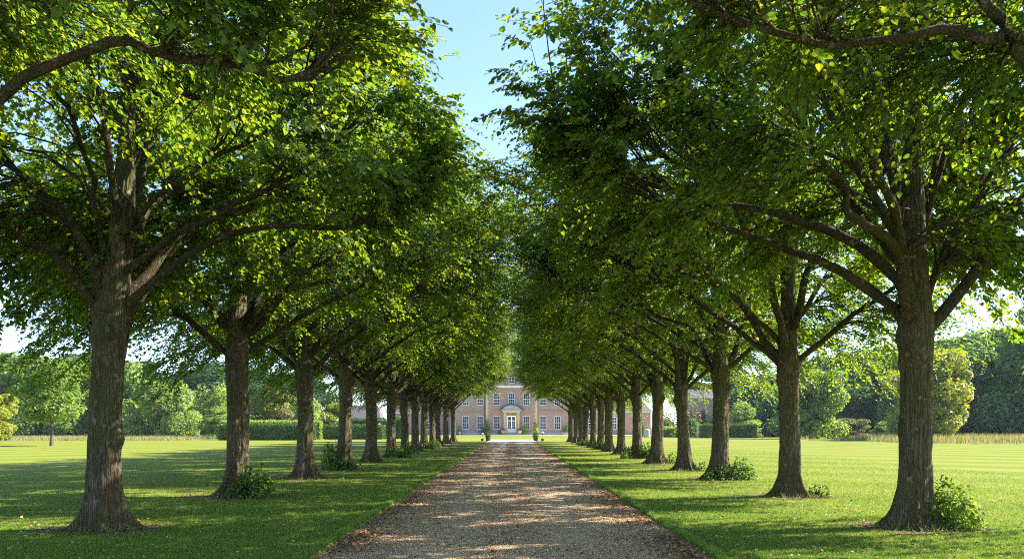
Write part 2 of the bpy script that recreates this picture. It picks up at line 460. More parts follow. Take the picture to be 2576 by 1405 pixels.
def avenue_tree(seed, limbs=None, lean=(.1, .0), extra=7, n_att=540, leaf=.092, per=15, twn=11, burrs=(), reach=6.3, hi=False, view=None, top=(11.0, 4.1), bare=0, rise=.8, hang=1.0):
    """returns a dict of meshes: trunk, limbs, branches, crown (x = towards the drive)"""
    rng = np.random.default_rng(seed); pr = random.Random(seed)
    tm, centre, trad = trunk_mesh(seed, lean, burrs=burrs)
    L = []
    for lb in (limbs or []):
        pts, ra, rb = lb
        L.append((bez([(p if len(p) == 3 else (p[0], 0, p[1])) for p in pts], 22), ra, rb))
    if limbs is None:               # long low limbs arching out over the drive, and one outwards
        for k, (yy, zz) in enumerate(((pr.uniform(-1, -.3), 0), (pr.uniform(.3, 1), .45))):
            q = pr.uniform(.9, 1.12)
            L.append((bez([(.08, yy * .05, 3.1 + zz), (.4, yy * .2, 3.45 + zz), (1.2 * q, yy * .6, 4.05 + zz), (2.2 * q, yy * 1.1, 4.75 + zz * .9), (3.1 * q, yy * 1.5, 5.25 + zz * .8), (4.2 * q, yy * 1.9, 5.95 + zz * .8)], 22), pr.uniform(.07, .09), .025))
        L.append((bez([(-.08, 0, 3.2), (-.5, .2, 3.6), (-1.5, .5, 4.5), (-2.6, .7, 5.2), (-3.8, .9, 5.7)], 22), .085, .03))
    n0 = len(L)
    for i in range(extra if limbs else extra - 3):
        az = (i + pr.uniform(-.3, .3)) * 2.4 + seed
        if limbs:                      # explicit trees: random limbs mostly along the row / away from the camera
            az = pr.choice([-1, 1]) * R(pr.uniform(55, 125))
        z0 = pr.uniform(3.1, 4.4) if i < 5 else pr.uniform(4.6, 7.5)
        ln = (pr.uniform(3.2, 4.6) if z0 < 4.6 else pr.uniform(2, 3.4))
        ax = np.array([math.cos(az), math.sin(az) * .72, 0])
        if ax[0] > 0: ax[0] *= 1.15
        c = centre(z0)
        el = pr.uniform(.5, 1.5)
        pts = [c + ax * .02]
        pts.append(c + ax * .45 + np.array([0, 0, .35 * el + .1]))
        for q in (.3, .55, .8, 1.0):
            pts.append(c + ax * ln * q + np.array([pr.uniform(-.15, .15), pr.uniform(-.15, .15), .5 + el * ln * (q ** .75) * .75 - .25 * q * q]))
        L.append((bez(pts, 22), pr.uniform(.075, .12) if z0 < 4.6 else pr.uniform(.05, .08), .03))
    limb_meshes = []; nodes = []; nrad = []; ndir = []
    for i, (P, ra, rb) in enumerate(L):
        me, rad = make_limb(P, ra, rb, 12, seed * 3 + i)
        limb_meshes.append(me)
        T = unit(np.gradient(P, axis=0))
        c0 = 17 if i < bare else 6
        nodes.append(P[c0:]); nrad.append(rad[c0:]); ndir.append(T[c0:])
    zz = np.linspace(4.6, 9.2, 14)
    nodes.append(np.array([centre(z) for z in zz])); nrad.append(np.array([trad(z) for z in zz]) * .5); ndir.append(np.tile([0, 0, 1.], (14, 1)))
    nodes = np.vstack(nodes); nrad = np.concatenate(nrad); ndir = np.vstack(ndir)
    # attraction points
    cand = rng.uniform([-5.3, -4, 2.3], [reach + .3, 4, top[0] + .2], (n_att * 12, 3))
    lump = 1 + .12 * np.array([noise.noise((p[0] * .45 + seed, p[1] * .45, p[2] * .45)) * 1.6 for p in cand])
    ok, s, hol = env_ok(cand, lump, reach, top, rise, hang)
    keep = ok & (~hol | (rng.random(len(cand)) < .07)) & (rng.random(len(cand)) < .35 + .65 * s ** 1.2)
    # open pockets so the sky or the tree behind shows through
    gap = np.array([noise.noise((p[0] * .8 + 31 + seed, p[1] * .8, p[2] * .9)) for p in cand])
    keep &= gap > -.20
    if view:        # the side of these crowns above the open end of the avenue hangs higher
        d0, sgn = view
        yc = cand[:, 1] * sgn          # negative = towards the open end
        los = (cand[:, 2] - 1.95) / np.maximum(d0 + yc, .5)
        keep &= ~((yc < .0) & (los < .43) & (cand[:, 0] > -3.4) & (cand[:, 0] < 2.9))
    A = cand[keep][:n_att]
    d = np.linalg.norm(A[:, None] - nodes[None], axis=2)
    pen = np.maximum(0, nodes[None, :, 2] - A[:, None, 2] + .2) * 1.2
    cost = d + pen; load = np.zeros(len(nodes)); pick = np.zeros(len(A), int)
    near = np.exp(-(np.linalg.norm(nodes[:, None] - nodes[None], axis=2) / .35) ** 2) * .14
    for i in rng.permutation(len(A)):
        j = int(np.argmin(cost[i] + load)); pick[i] = j; load += near[j]
    S0 = nodes[pick]; D0 = ndir[pick]; dist = np.linalg.norm(A - S0, axis=1)
    K = 7
    t = np.linspace(0, 1, K)[None, :, None]
    C1 = S0 + D0 * dist[:, None] * .35 + np.array([0, 0, .12]) * dist[:, None]
    br = (1 - t) ** 2 * S0[:, None] + 2 * t * (1 - t) * C1[:, None] + t * t * A[:, None]
    br += rng.normal(0, .09, br.shape) * np.linspace(0, 1, K)[None, :, None]
    r0 = np.clip(.005 + .0052 * dist, .006, .021); r0 = np.minimum(r0, nrad[pick] * .8)
    rad = r0[:, None] * np.linspace(1, .25, K)[None]
    bV, bF = tubes(br, rad, 5)
    # twigs along the outer part
    n = len(A)
    u = rng.uniform(.34, 1.0, (n, twn)) ** .85; u[:, 0] = 1
    fi = u * (K - 1); i0 = np.clip(fi.astype(int), 0, K - 2); fr = fi - i0
    ar = np.arange(n)[:, None]
    T0 = br[ar, i0] * (1 - fr[..., None]) + br[ar, i0 + 1] * fr[..., None]
    Td = unit(br[ar, i0 + 1] - br[ar, i0])
    T0 = T0.reshape(-1, 3); Td = Td.reshape(-1, 3); m = len(T0)
    rd = unit(rng.normal(0, 1, (m, 3)) * [1, 1, .45])
    out = unit(T0 * [1, 1, 0] + [0, 0, .01])
    dirs = unit(Td * .8 + rd * .75 + out * .45)
    ln = rng.uniform(.35, .85, m)
    tt = np.linspace(0, 1, 4)[None, :, None]
    tw = T0[:, None] + dirs[:, None] * ln[:, None, None] * tt - np.array([0, 0, 1.]) * (ln[:, None, None] * .38) * tt ** 2
    tV, tF = tubes(tw, np.full((m, 4), .0045) * np.array([1.2, 1, .8, .5]), 3)
    bm = np_mesh('branches', np.vstack([bV, tV]), np.vstack([bF, tF + len(bV)]), 'twig', True)
    # leaves in alternate sprays
    q = (np.arange(per) + .7) / per
    q = np.clip(q[None] + rng.normal(0, .03, (m, per)), .08, 1)
    pos = T0[:, None] + dirs[:, None] * (ln[:, None] * q)[..., None] - np.array([0, 0, 1.]) * ((ln[:, None] * .38) * q ** 2)[..., None]
    sidev = unit(np.cross(dirs, [0, 0, 1.]))
    sg = np.where(np.arange(per) % 2 == 0, 1, -1)[None, :, None]
    ax = unit(dirs[:, None] * .7 + sidev[:, None] * sg * .8 + rng.normal(0, .28, (m, per, 3)) + [0, 0, -.45])
    pos = pos + ax * .03
    nr = unit(np.array([0, 0, 1.]) + rng.normal(0, .42, (m, per, 3)) + out[:, None] * .35)
    sz = leaf * rng.uniform(.5, 1.25, (m, per))
    if hi: LV, LF = leaves_hi(pos.reshape(-1, 3), ax.reshape(-1, 3), nr.reshape(-1, 3), sz.ravel())
    else: LV, LF = leaves(pos.reshape(-1, 3), ax.reshape(-1, 3), nr.reshape(-1, 3), sz.ravel(), width=.46)
    cm = np_mesh('crown', LV, LF, 'lime_leaf')
    return dict(trunk=tm, limbs=limb_meshes, branches=bm, crown=cm)

def place_tree(d, x, y, rot, label, group, sc=1.0):
    e = bpy.data.objects.new('lime_tree', None); COL.objects.link(e)
    e.location = (x, y, 0); e.rotation_euler = (0, 0, rot); e.scale = (sc, sc, sc)
    e.empty_display_size = .5
    tag(e, label, 'tree', group)
    t = link('tree_trunk', d['trunk'], e)
    for l in d['limbs']: link('limb', l, t)
    link('branches', d['branches'], e)
    link('crown', d['crown'], e)
    return e

T1_LIMBS = [
    ([(.1, 3.3), (.3, 3.5), (.9, 4.0), (1.8, 4.57), (2.67, 4.8), (3.86, 4.86), (4.8, 5.2)], .082, .032),
    ([(.1, 3.7), (.35, 4.07), (.97, 4.57), (1.66, 4.9), (2.3, 5.2), (3.6, 6.0)], .07, .03),
    ([(-.05, 3.2), (-.2, 3.57), (-.8, 4.3), (-1.35, 4.6), (-1.75, 4.85), (-3.2, 5.5)], .10, .035),
    ([(-.05, 3.6), (-.2, 4.2), (-.5, 4.76), (-1.0, 5.3), (-2.2, 6.3)], .10, .035),
    ([(0, 4.3), (-.1, 4.8), (-.2, 5.3), (-.33, 5.8), (-.8, 7.5)], .055, .03),
    ([(.12, 3.9), (.3, 4.3), (.6, 4.95), (1.3, 5.6), (2.0, 6.0), (3.5, 7.2)], .06, .03),
    ([(.3, 6.6), (.5, 7.1), (.8, 7.6), (1.5, 8.6)], .06, .03),
]
R1_LIMBS = [
    ([(.08, 3.2), (.35, 3.5), (.98, 3.95), (1.55, 4.27), (2.1, 4.5), (3.6, 4.95), (4.6, 5.3)], .10, .035),
    ([(.08, 3.6), (.28, 3.95), (.85, 4.46), (1.5, 4.8), (2.05, 4.93), (2.75, 5.1), (3.3, 5.12), (4.9, 5.6)], .10, .035),
    ([(-.05, 3.0), (-.35, 3.3), (-1.0, 4.1), (-1.25, 4.6), (-1.55, 5.0), (-1.85, 5.35), (-3.0, 6.5)], .115, .045),
    ([(-.05, 3.3), (-.2, 3.6), (-.35, 4.1), (-.65, 4.6), (-1.5, 6.0)], .065, .03),
    ([(.02, 4.0), (.12, 4.45), (.5, 5.0), (.9, 5.7), (1.3, 6.5), (1.5, 7.0), (2.2, 8.5)], .10, .03),
    ([(.1, 4.5), (.2, 4.85), (.4, 5.66), (.6, 6.5), (.66, 7.56), (.8, 9.0)], .085, .03),
    ([(0, 4.2), (-.1, 4.6), (-.35, 5.35), (-.55, 6.2), (-.75, 6.8), (-1.3, 8.5)], .06, .03),
    ([(.45, 4.95), (.9, 5.25), (1.42, 5.65), (2.1, 5.55), (3.0, 5.4)], .045, .02),
    ([(.7, 5.4), (1.0, 5.75), (1.6, 6.0), (2.3, 5.95), (3.4, 5.7)], .04, .02),
]
T0_LIMBS = [
    ([(.1, 3.0), (.45, 3.25), (1.3, 3.7), (2.2, 4.18), (2.6, 4.48), (3.2, 4.62), (3.7, 4.58), (4.5, 4.45)], .066, .028),
    ([(-.1, 3.3), (-.6, 3.8), (-2, 4.9), (-3.2, 5.7)], .1, .035),
    ([(.1, 3.8), (.5, 4.4), (1.5, 5.4), (3, 6.4)], .09, .03),
]
R0_LIMBS = [
    ([(.1, 3.0), (.5, 3.3), (1.5, 3.95), (2.2, 4.54), (2.45, 4.87), (2.67, 5.15), (3.2, 6.1), (3.5, 7)], .07, .03),
    ([(.1, 3.4), (.8, 4.3), (2.2, 4.72), (2.6, 4.74), (2.94, 4.79), (3.4, 4.77), (3.9, 4.67), (5.0, 4.95)], .055, .028),
    ([(-.1, 3.3), (-.6, 3.8), (-2, 4.9), (-3.2, 5.7)], .1, .035),
]
V_T1 = avenue_tree(11, T1_LIMBS, (.30, .1), hi=True, bare=3, view=(13.6, 1), reach=5.9, top=(10.9, 4.4), burrs=[(R(-8), 1.42, .09), (R(172), .98, .04), (R(-60), 2.7, .05)])
V_R1 = avenue_tree(12, R1_LIMBS, (.0, .0), hi=True, bare=3, view=(13.6, -1), reach=6.5, top=(11.4, 3.2), burrs=[(R(0), 2.6, .06), (R(60), 2.9, .08)])
V_T0 = avenue_tree(13, T0_LIMBS, (.1, .1), hi=True, leaf=.064, per=18, n_att=620, reach=5.6, bare=1)
V_R0 = avenue_tree(14, R0_LIMBS, (.1, .1), hi=True, leaf=.064, per=18, n_att=620, reach=5.9, bare=2)
def gen(i, reach, top, rise=.8, hang=1.0): return avenue_tree(21 + i, None, (random.Random(i).uniform(-.1, .25), random.Random(i + 9).uniform(-.15, .15)), extra=11, reach=reach, top=top, rise=rise, hang=hang)
GENL = [gen(0, 6.4, (10.7, 3.8))] + [gen(i, 7.35, (11.8, 2.7)) for i in (1, 2)]
GENR = [gen(3, 7.45, (12.0, 2.6), .8, .6)] + [gen(i, 7.35, (11.8, 2.7), .8, .55) for i in (4, 5)]
GENF = [gen(i, 7.25, (11.4, 2.4), 1.15, .55) for i in (7, 8, 9)]

L_DX = [1022, 697, 522, 422, 355, 302, 271, 241, 219.5, 201, 185, 165, 148]
R_DX = [1013, 698, 523, 433, 365, 315, 274, 245, 223.6, 204, 187.5, 174, 161, 148.7]
ORD = ['first', 'second', 'third', 'fourth', 'fifth', 'sixth', 'seventh', 'eighth', 'ninth', 'tenth', 'eleventh', 'twelfth', 'thirteenth', 'fourteenth']
RX = 6.4
GL, GR = 'lime trees in the row left of the drive', 'lime trees in the row right of the drive'
LNOTE = ['thickest trunk, flared roots and small knob', 'leaning base beside dark leafy clump', 'bare flared foot and upswept limbs', 'foot wrapped in leafy shoots', 'slim dark trunk', 'low leafy shoots', 'dark ivy-like shoots', 'slim shaded trunk', 'slim shaded trunk', 'slim shaded trunk', 'slim shaded trunk', 'slim shaded trunk next to the last', 'farthest of the row']
RNOTE = ['thickest trunk with sunlit right side and wide-spread limbs', 'twin stems above a sunlit flared foot', 'dark green shoots around its foot', 'flared foot on brown soil', 'flared foot with forked top', 'leafy shoots at its foot', 'straight grey trunk', 'slim grey trunk', 'slim grey trunk', 'slim grey trunk', 'slim grey trunk', 'slim grey trunk', 'slim grey trunk next to the last', 'farthest of the row']
place_tree(V_T0, -RX, 6.9, 0, 'lime tree reaching a thick arching limb in at the upper left edge', GL)
place_tree(V_R0, RX, 6.9, math.pi, 'lime tree reaching two heavy dark limbs in at the upper right edge', GR)
TL, TR = [], []
for i, dx in enumerate(L_DX):
    y = F * RX / dx; rr = random.Random(100 + i)
    v = V_T1 if i == 0 else GENL[0] if i == 1 else GENL[1 + i % 2] if i < 5 else GENF[i % 3]
    lab = '%s lime in the left row, %s' % (ORD[i], LNOTE[i])
    TL.append(place_tree(v, -RX, y, 0 if i < 2 else rr.choice([0, .25, .4, -.35]), lab, GL, 1 if i < 1 else rr.uniform(.93, 1.06)))
    if i and i % 2: TL[-1].scale.y *= -1
for i, dx in enumerate(R_DX):
    y = F * RX / dx; rr = random.Random(200 + i)
    v = V_R1 if i == 0 else GENR[0] if i == 1 else GENR[1 + i % 2] if i < 5 else GENF[(i * 2 + 1) % 3]
    lab = '%s lime in the right row, %s' % (ORD[i], RNOTE[i])
    TR.append(place_tree(v, RX, y, math.pi + (0 if i < 2 else rr.choice([0, .3, .45, -.35])), lab, GR, 1 if i < 1 else rr.uniform(.93, 1.06)))
    if i and i % 2 == 0: TR[-1].scale.y *= -1

# ------------------------------------------------------------------ leafy shoots at trunk feet
def leaf_clump(seed, rx, ry, h, n, leaf, mat='shoot_leaf', hang=.5, stems=14):
    rng = np.random.default_rng(seed)
    th = rng.uniform(0, 2 * np.pi, n); u = rng.random(n)
    ph = np.arccos(1 - u) ; rr = rng.uniform(.55, 1.0, n) ** .6
    lump = 1 + .30 * np.sin(3 * th + seed) * np.sin(2.3 * ph + seed) + .14 * np.sin(7 * th + 2 * seed)
    p = np.stack([rx * np.sin(ph) * np.cos(th), ry * np.sin(ph) * np.sin(th), h * np.cos(ph)], 1) * (rr * lump)[:, None]
    p[:, 2] = np.maximum(p[:, 2], .03)
    o = unit(p / np.array([rx, ry, h]) + 1e-6)
    ax = unit(o * .7 + rng.normal(0, .45, (n, 3)) + [0, 0, -hang])
    nr = unit(o + [0, 0, .7] + rng.normal(0, .35, (n, 3)))
    V, Fc = leaves(p, ax, nr, leaf * rng.uniform(.6, 1.25, n), width=.44)
    e = rng.normal(0, 1, (stems, 3)); e[:, 2] = np.abs(e[:, 2]); e = unit(e) * np.array([rx, ry, h]) * .85
    s0 = e * [.12, .12, 0]
    t = np.linspace(0, 1, 4)[None, :, None]
    P = s0[:, None] * (1 - t) + e[:, None] * t + np.array([0, 0, .1]) * np.sin(t * 3.14)
    sV, sF = tubes(P, np.full((stems, 4), .008) * [1.3, 1, .8, .5], 4)
    return np_mesh('foliage', V, Fc, mat), np_mesh('stems', sV, sF, 'twig')

def shrub(name, meshes, loc, label, group=None, rot=0, sc=(1, 1, 1), cat='shrub'):
    e = bpy.data.objects.new(name, None); COL.objects.link(e)
    e.location = loc; e.rotation_euler = (0, 0, rot); e.scale = sc
    tag(e, label, cat, group)
    link('foliage', meshes[0], e); link('stems', meshes[1], e)
    return e
CL = [leaf_clump(51, .5, .45, .55, 900, .085, stems=24), leaf_clump(52, .6, .5, .42, 950, .085, stems=24), leaf_clump(53, .45, .45, .75, 700, .085, stems=24)]
SG = 'leafy shoots growing at the feet of avenue trees'
def ypos(dx): return F * RX / dx
def foot(side, i): return (side * RX, ypos((L_DX if side < 0 else R_DX)[i]))
def put_shoots(k, side, i, ox, oy, sc, label, rot=0):
    x, y = foot(side, i)
    return shrub('basal_shoots', CL[k], (x + ox, y + oy, 0), label, SG, rot, sc)
put_shoots(0, -1, 1, .52, -.35, (1.0, .9, 1.15), 'dark glossy leaf clump right of the second left trunk')
put_shoots(1, -1, 3, .05, -.35, (1.25, .8, .95), 'wide dark leaf clump wrapping the fourth left trunk', 1)
put_shoots(2, -1, 3, -.5, -.1, (.75, .75, 1.3), 'tall loose shoots on the left flank of the fourth left trunk', 2)
put_shoots(1, -1, 5, .4, -.3, (1.3, .9, 1.0), 'dark leafy shoots around the sixth left trunk', 3)
put_shoots(0, -1, 6, .35, -.3, (1.2, .9, .9), 'dark leafy shoots around the seventh left trunk', 4)
put_shoots(1, -1, 8, .4, -.3, (1.4, 1, 1.2), 'dark leafy shoots around the ninth left trunk', 5)
put_shoots(1, -1, 9, .3, -.3, (1.2, 1, 1.2), 'dark leafy shoots around the tenth left trunk', 2)
put_shoots(1, 1, 2, .0, -.38, (.95, .7, .85), 'bushy dark shoots in front of the third right trunk', .5)
put_shoots(0, 1, 2, .62, -.1, (.9, .9, 1.0), 'bushy shoots on the right flank of the third right trunk', 2)
put_shoots(0, 1, 5, .5, -.2, (1.1, .9, 1.3), 'bright leafy shoots right of the sixth right trunk', 3)
put_shoots(1, 1, 5, -.45, -.2, (.9, .8, 1.3), 'leafy shoots left of the sixth right trunk', 1)
put_shoots(1, 1, 8, .0, -.35, (1.2, .9, 1.3), 'leafy shoots around the ninth right trunk', 2.5)
put_shoots(1, 1, 10, .0, -.35, (1.2, .9, 1.2), 'leafy shoots around the eleventh right trunk', .2)
big = leaf_clump(61, .55, .5, .78, 1100, .105, 'green_leaf', hang=.75, stems=26)  # brighter leaf colour than the other shoots, painting in the sun on it
x, y = foot(1, 0)
shrub('basal_shoots', big, (x + .55, y - .1, 0), 'large sunlit leaf clump right of the nearest right trunk', SG, 0, (.72, .75, .88))
sm = leaf_clump(62, .32, .25, .30, 110, .09)
x, y = foot(1, 1)
shrub('basal_shoots', sm, (x + .62, y - .1, 0), 'low yellow-green shoots on the roots of the second right trunk', SG)
x, y = foot(1, 3)
shrub('basal_shoots', sm, (x + .58, y - .15, 0), 'small leafy shoots on roots of the fourth right trunk', SG, 2)
x, y = foot(1, 4)
shrub('basal_shoots', sm, (x + .6, y - .15, 0), 'thin shoots right of the fifth right trunk', SG, 1, (.9, .9, 1.5))

# ------------------------------------------------------------------ background trees
def park_tree(seed, h, rx, low, n_cl, leaf, mat, cone=False, trunk_r=.22):
    """returns trunk and crown meshes; low = height of crown base"""
    rng = np.random.default_rng(seed)
    cz = (h + low) / 2; rz = (h - low) / 2
    # lobes give the outline its bulges and gaps
    nl = 44
    ld = unit(rng.normal(0, 1, (nl, 3)) + [0, 0, .25])
    prof = (lambda t: 1.0) if not cone else (lambda t: 1.15 - .75 * t)
    lc = ld * rng.uniform(.40, .92, (nl, 1)) * [rx, rx, rz]
    lc[-8:, 2] = -rz * rng.uniform(.55, .95, 8); lc[-8:, :2] = unit(lc[-8:, :2]) * rx * rng.uniform(.35, .75, (8, 1))
    tt = (lc[:, 2] / rz + 1) / 2
    if cone: lc[:, :2] *= (1.25 - 1.0 * tt)[:, None]
    lr = rng.uniform(.16, .40, nl) * rx
    k = rng.integers(0, nl, n_cl)
    d = unit(rng.normal(0, 1, (n_cl, 3)))
    p = lc[k] + d * (lr[k] * rng.uniform(.6, 1.05, n_cl))[:, None] * [1, 1, .75]
    p[:, 2] += cz
    lo_ = low * .9 + .05
    p[:, 2] = np.where(p[:, 2] < lo_, lo_ + rng.random(n_cl) * 1.2, p[:, 2])
    ax = unit(d * .5 + rng.normal(0, .6, (n_cl, 3)) + [0, 0, -.3])
    nr = unit(d * 1.4 + [0, 0, .6] + rng.normal(0, .26, (n_cl, 3)))
    ax = unit(ax - nr * np.sum(ax * nr, 1, keepdims=True) * .7)
    V, Fc = leaves(p, ax, nr, leaf * 1.15 * rng.uniform(.6, 1.3, n_cl), width=.45)
    crown = np_mesh('crown', V, Fc, mat)
    P = [bez([(0, 0, -.1), (.05, .03, low * .5 + .3), (0, .1, low + rz * .5), (.1, 0, h * .85)], 8)]
    Rr = [np.linspace(trunk_r, trunk_r * .2, 8)]
    for i in range(9):
        q = lc[i] + [0, 0, cz]; z0 = min(low + .2 + rng.random() * rz * .8, q[2] - .3)
        z0 = max(z0, .4)
        P.append(bez([(0, 0, z0), (q[0] * .4, q[1] * .4, z0 * .6 + q[2] * .4), q], 8)); Rr.append(np.linspace(trunk_r * .45, trunk_r * .1, 8))
    tV, tF = tubes(np.array(P), np.array(Rr), 8)
    return np_mesh('trunk', tV, tF, 'far_bark', True), crown

def bg_tree(meshes, x, y, label, group, rot=0, sc=(1, 1, 1), mat=None, name='broadleaf_tree', cat='tree'):
    e = bpy.data.objects.new(name, None); COL.objects.link(e)
    e.location = (x, y, 0); e.rotation_euler = (0, 0, rot); e.scale = sc
    tag(e, label, cat, group)
    link('trunk', meshes[0], e)
    c = link('crown', meshes[1], e)
    if mat:
        c.material_slots[0].link = 'OBJECT'; c.material_slots[0].material = M[mat]
    return e
PT = [park_tree(301 + i, 13, 5.6, .1, 22000, .36, 'green_leaf') for i in range(3)]
PC = [park_tree(311 + i, 9, 3.6, .2, 12000, .27, 'pale_leaf', cone=True) for i in range(2)]
SMT = park_tree(321, 9.6, 3.6, 2.6, 9000, .26, 'green_leaf', trunk_r=.2)
def px(xpx, d): return (xpx - 1287) * d / F
BL, BRr = 'trees behind the left lawn', 'trees behind the right lawn'
def bgl(ms, xpx, d, hpx, wpx, mat, label, group, rot=0, base_h=13., base_r=5.6, name='broadleaf_tree'):
    """place by the picture column it stands at, its distance, and the crown's real size"""
    h = 1.6 + (1073 - hpx) * d / F; w = wpx * d / F / 2
    return bg_tree(ms, px(xpx, d), d, label, group, rot, (w / base_r, w / base_r, h / base_h), mat, name)
# left
bgl(SMT, 129, 73, 905, 175, 'green_leaf', 'small lone tree with straight bare trunk out on left lawn', None, .5, 9.6, 3.6)
bgl(PT[0], -40, 84, 975, 190, 'yellow_leaf', 'yellow-green tree cut by the left edge of the photo', BL, 1)
bgl(PT[1], 70, 150, 868, 330, 'green_leaf', 'tallest tree of the left background, with loose tiered crown', BL, 2)
bgl(PT[2], -120, 150, 860, 330, 'green_leaf', 'tall green tree beyond the yellow-green one at left', BL, 4)
bgl(PT[0], 185, 128, 925, 200, 'green_leaf', 'bushy green tree just left of the nearest left trunk', BL, 3)
bgl(PC[0], 325, 128, 905, 150, 'pale_leaf', 'slender pale green tree just right of the nearest left trunk', BL, 1, 9, 3.6)
bgl(PC[1], 385, 124, 940, 150, 'pale_leaf', 'pale conical tree with a forked white stem at its foot', BL, 2, 9, 3.6)
bgl(PC[0], 455, 122, 955, 120, 'pale_leaf', 'small pale pointed tree in front of dark woods at left', BL, 3, 9, 3.6)
bgl(PT[1], 505, 160, 905, 330, 'dark_leaf', 'dark blue-green tree behind the pale pointed trees', BL, 5)
bgl(PT[2], 600, 175, 900, 300, 'dark_leaf', 'dark tree behind the second left trunk', BL, 1)
bgl(PT[0], 270, 175, 885, 300, 'dark_leaf', 'dark tree behind the nearest left trunk', BL, 1)
bgl(PT[0], 680, 140, 975, 150, 'bronze_leaf', 'bronze-tinged tree behind the dark left hedge', BL, 2)
bgl(PC[1], 770, 132, 985, 120, 'pale_leaf', 'pale tree with a white stem by the hedge gap', BL, 2, 9, 3.6)
bgl(PC[1], 845, 135, 1000, 110, 'yellow_leaf', 'light yellow-green tree in front of the grey outbuilding roof', BL, 4, 9, 3.6)
bgl(PT[2], 735, 185, 915, 220, 'dark_leaf', 'dark tree behind the bronze-tinged tree', BL, 4)
bgl(PC[0], 560, 120, 1020, 130, 'pale_leaf', 'low pale tree at the left end of the dark hedge', BL, 4, 9, 3.6)
# right
bgl(PT[1], 2035, 118, 905, 190, 'green_leaf', 'round bright green tree between the second and nearest right trunks', BRr, 1.5)
bgl(PT[2], 2335, 104, 868, 230, 'yellow_leaf', 'sunlit yellow-green tree behind the nearest right trunk', BRr, 2.2)
bgl(PT[0], 2200, 150, 880, 330, 'wood_leaf', 'dark tree between the round green and the sunlit tree', BRr, .5)
bgl(PT[1], 2060, 185, 880, 330, 'dark_leaf', 'dark tree behind the round bright green tree', BRr, 3)
bgl(PT[2], 2480, 140, 800, 330, 'wood_leaf', 'tall dark tree right of the sunlit yellow-green tree', BRr, 4)
bgl(PT[0], 2640, 125, 770, 340, 'wood_leaf', 'tallest dark tree at the right edge of the photo', BRr, 1)
bgl(PT[1], 2350, 165, 830, 330, 'dark_leaf', 'dark tree right behind the sunlit yellow-green tree', BRr, 5)
bgl(PT[2], 1930, 170, 930, 260, 'dark_leaf', 'dark tree behind the right hedge', BRr, 2)
bgl(PT[0], 1800, 215, 935, 260, 'dark_leaf', 'dark tree behind the brick outbuilding', BRr, 2)
bgl(PC[0], 1872, 133, 1008, 110, 'pale_leaf', 'pale feathery tree rising over the right hedge', BRr, 2, 9, 3.6)
bgl(PT[1], 2130, 122, 1045, 110, 'bronze_leaf', 'low rounded bush at edge of woods right of the round tree', BRr, 2)
bgl(PC[0], 2226, 126, 1058, 70, 'pale_leaf', 'small light bush under the dark trees at right', BRr, 3, 9, 3.6)
# stands just outside the frame; its shade lies on the right lawn
bg_tree(PT[0], 46, 60, 'green tree out on the right lawn, shading the grass near the edge', BRr, 1, (.62, .62, .62), 'green_leaf')

UB = [leaf_clump(401, 4.5, 2.5, 4.6, 5200, .40, 'green_leaf', .2, 14), leaf_clump(402, 3.6, 2.4, 5.6, 5200, .40, 'green_leaf', .2, 14)]
UG = 'bushes at the foot of the woods'
for k, (xp, d, mt, lb) in enumerate([
    (-30, 132, 'dark_leaf', 'dark bush under the yellow-green tree at the left edge'), (60, 140, 'green_leaf', 'green bush left of the lone small tree trunk'),
    (150, 142, 'dark_leaf', 'dark bush right behind the lone small tree trunk'), (225, 138, 'green_leaf', 'green bush behind the nearest left trunk'),
    (300, 140, 'dark_leaf', 'dark bush right of the nearest left trunk'), (395, 138, 'green_leaf', 'green bush behind the pale conical tree'),
    (480, 134, 'pale_leaf', 'pale bush between the pointed trees and the hedge'), (545, 132, 'pale_leaf', 'pale bush behind the left end of the hedge'),
    (640, 146, 'green_leaf', 'green bush showing over the dark hedge'), (720, 150, 'pale_leaf', 'pale bush right behind the taller hedge'),
    (1850, 160, 'dark_leaf', 'dark bush behind the right hedge'), (1945, 140, 'dark_leaf', 'dark bush at the far end of the right hedge'),
    (1990, 142, 'dark_leaf', 'dark bush behind the second right trunk'), (2090, 146, 'green_leaf', 'green bush right of the round bright tree'),
    (2165, 146, 'dark_leaf', 'dark bush at the edge of the right woods'), (2250, 140, 'green_leaf', 'green bush left of the nearest right trunk'),
    (2330, 142, 'dark_leaf', 'dark bush under the sunlit yellow-green tree'), (2420, 140, 'dark_leaf', 'dark bush right of the sunlit yellow-green tree'),
    (2500, 136, 'green_leaf', 'green bush under the tallest dark trees'), (2580, 130, 'dark_leaf', 'dark bush at the right edge of the photo'), (2680, 128, 'dark_leaf', 'dark bush just past the right edge')]):
    b_ = shrub('bush', UB[k % 2], (px(xp, d), d, 0), lb, UG, k * 1.3, (1 + .2 * (k % 3), 1, .8 + .15 * (k % 4)))
    c_ = b_.children[0]; c_.material_slots[0].link = 'OBJECT'; c_.material_slots[0].material = M[mt]

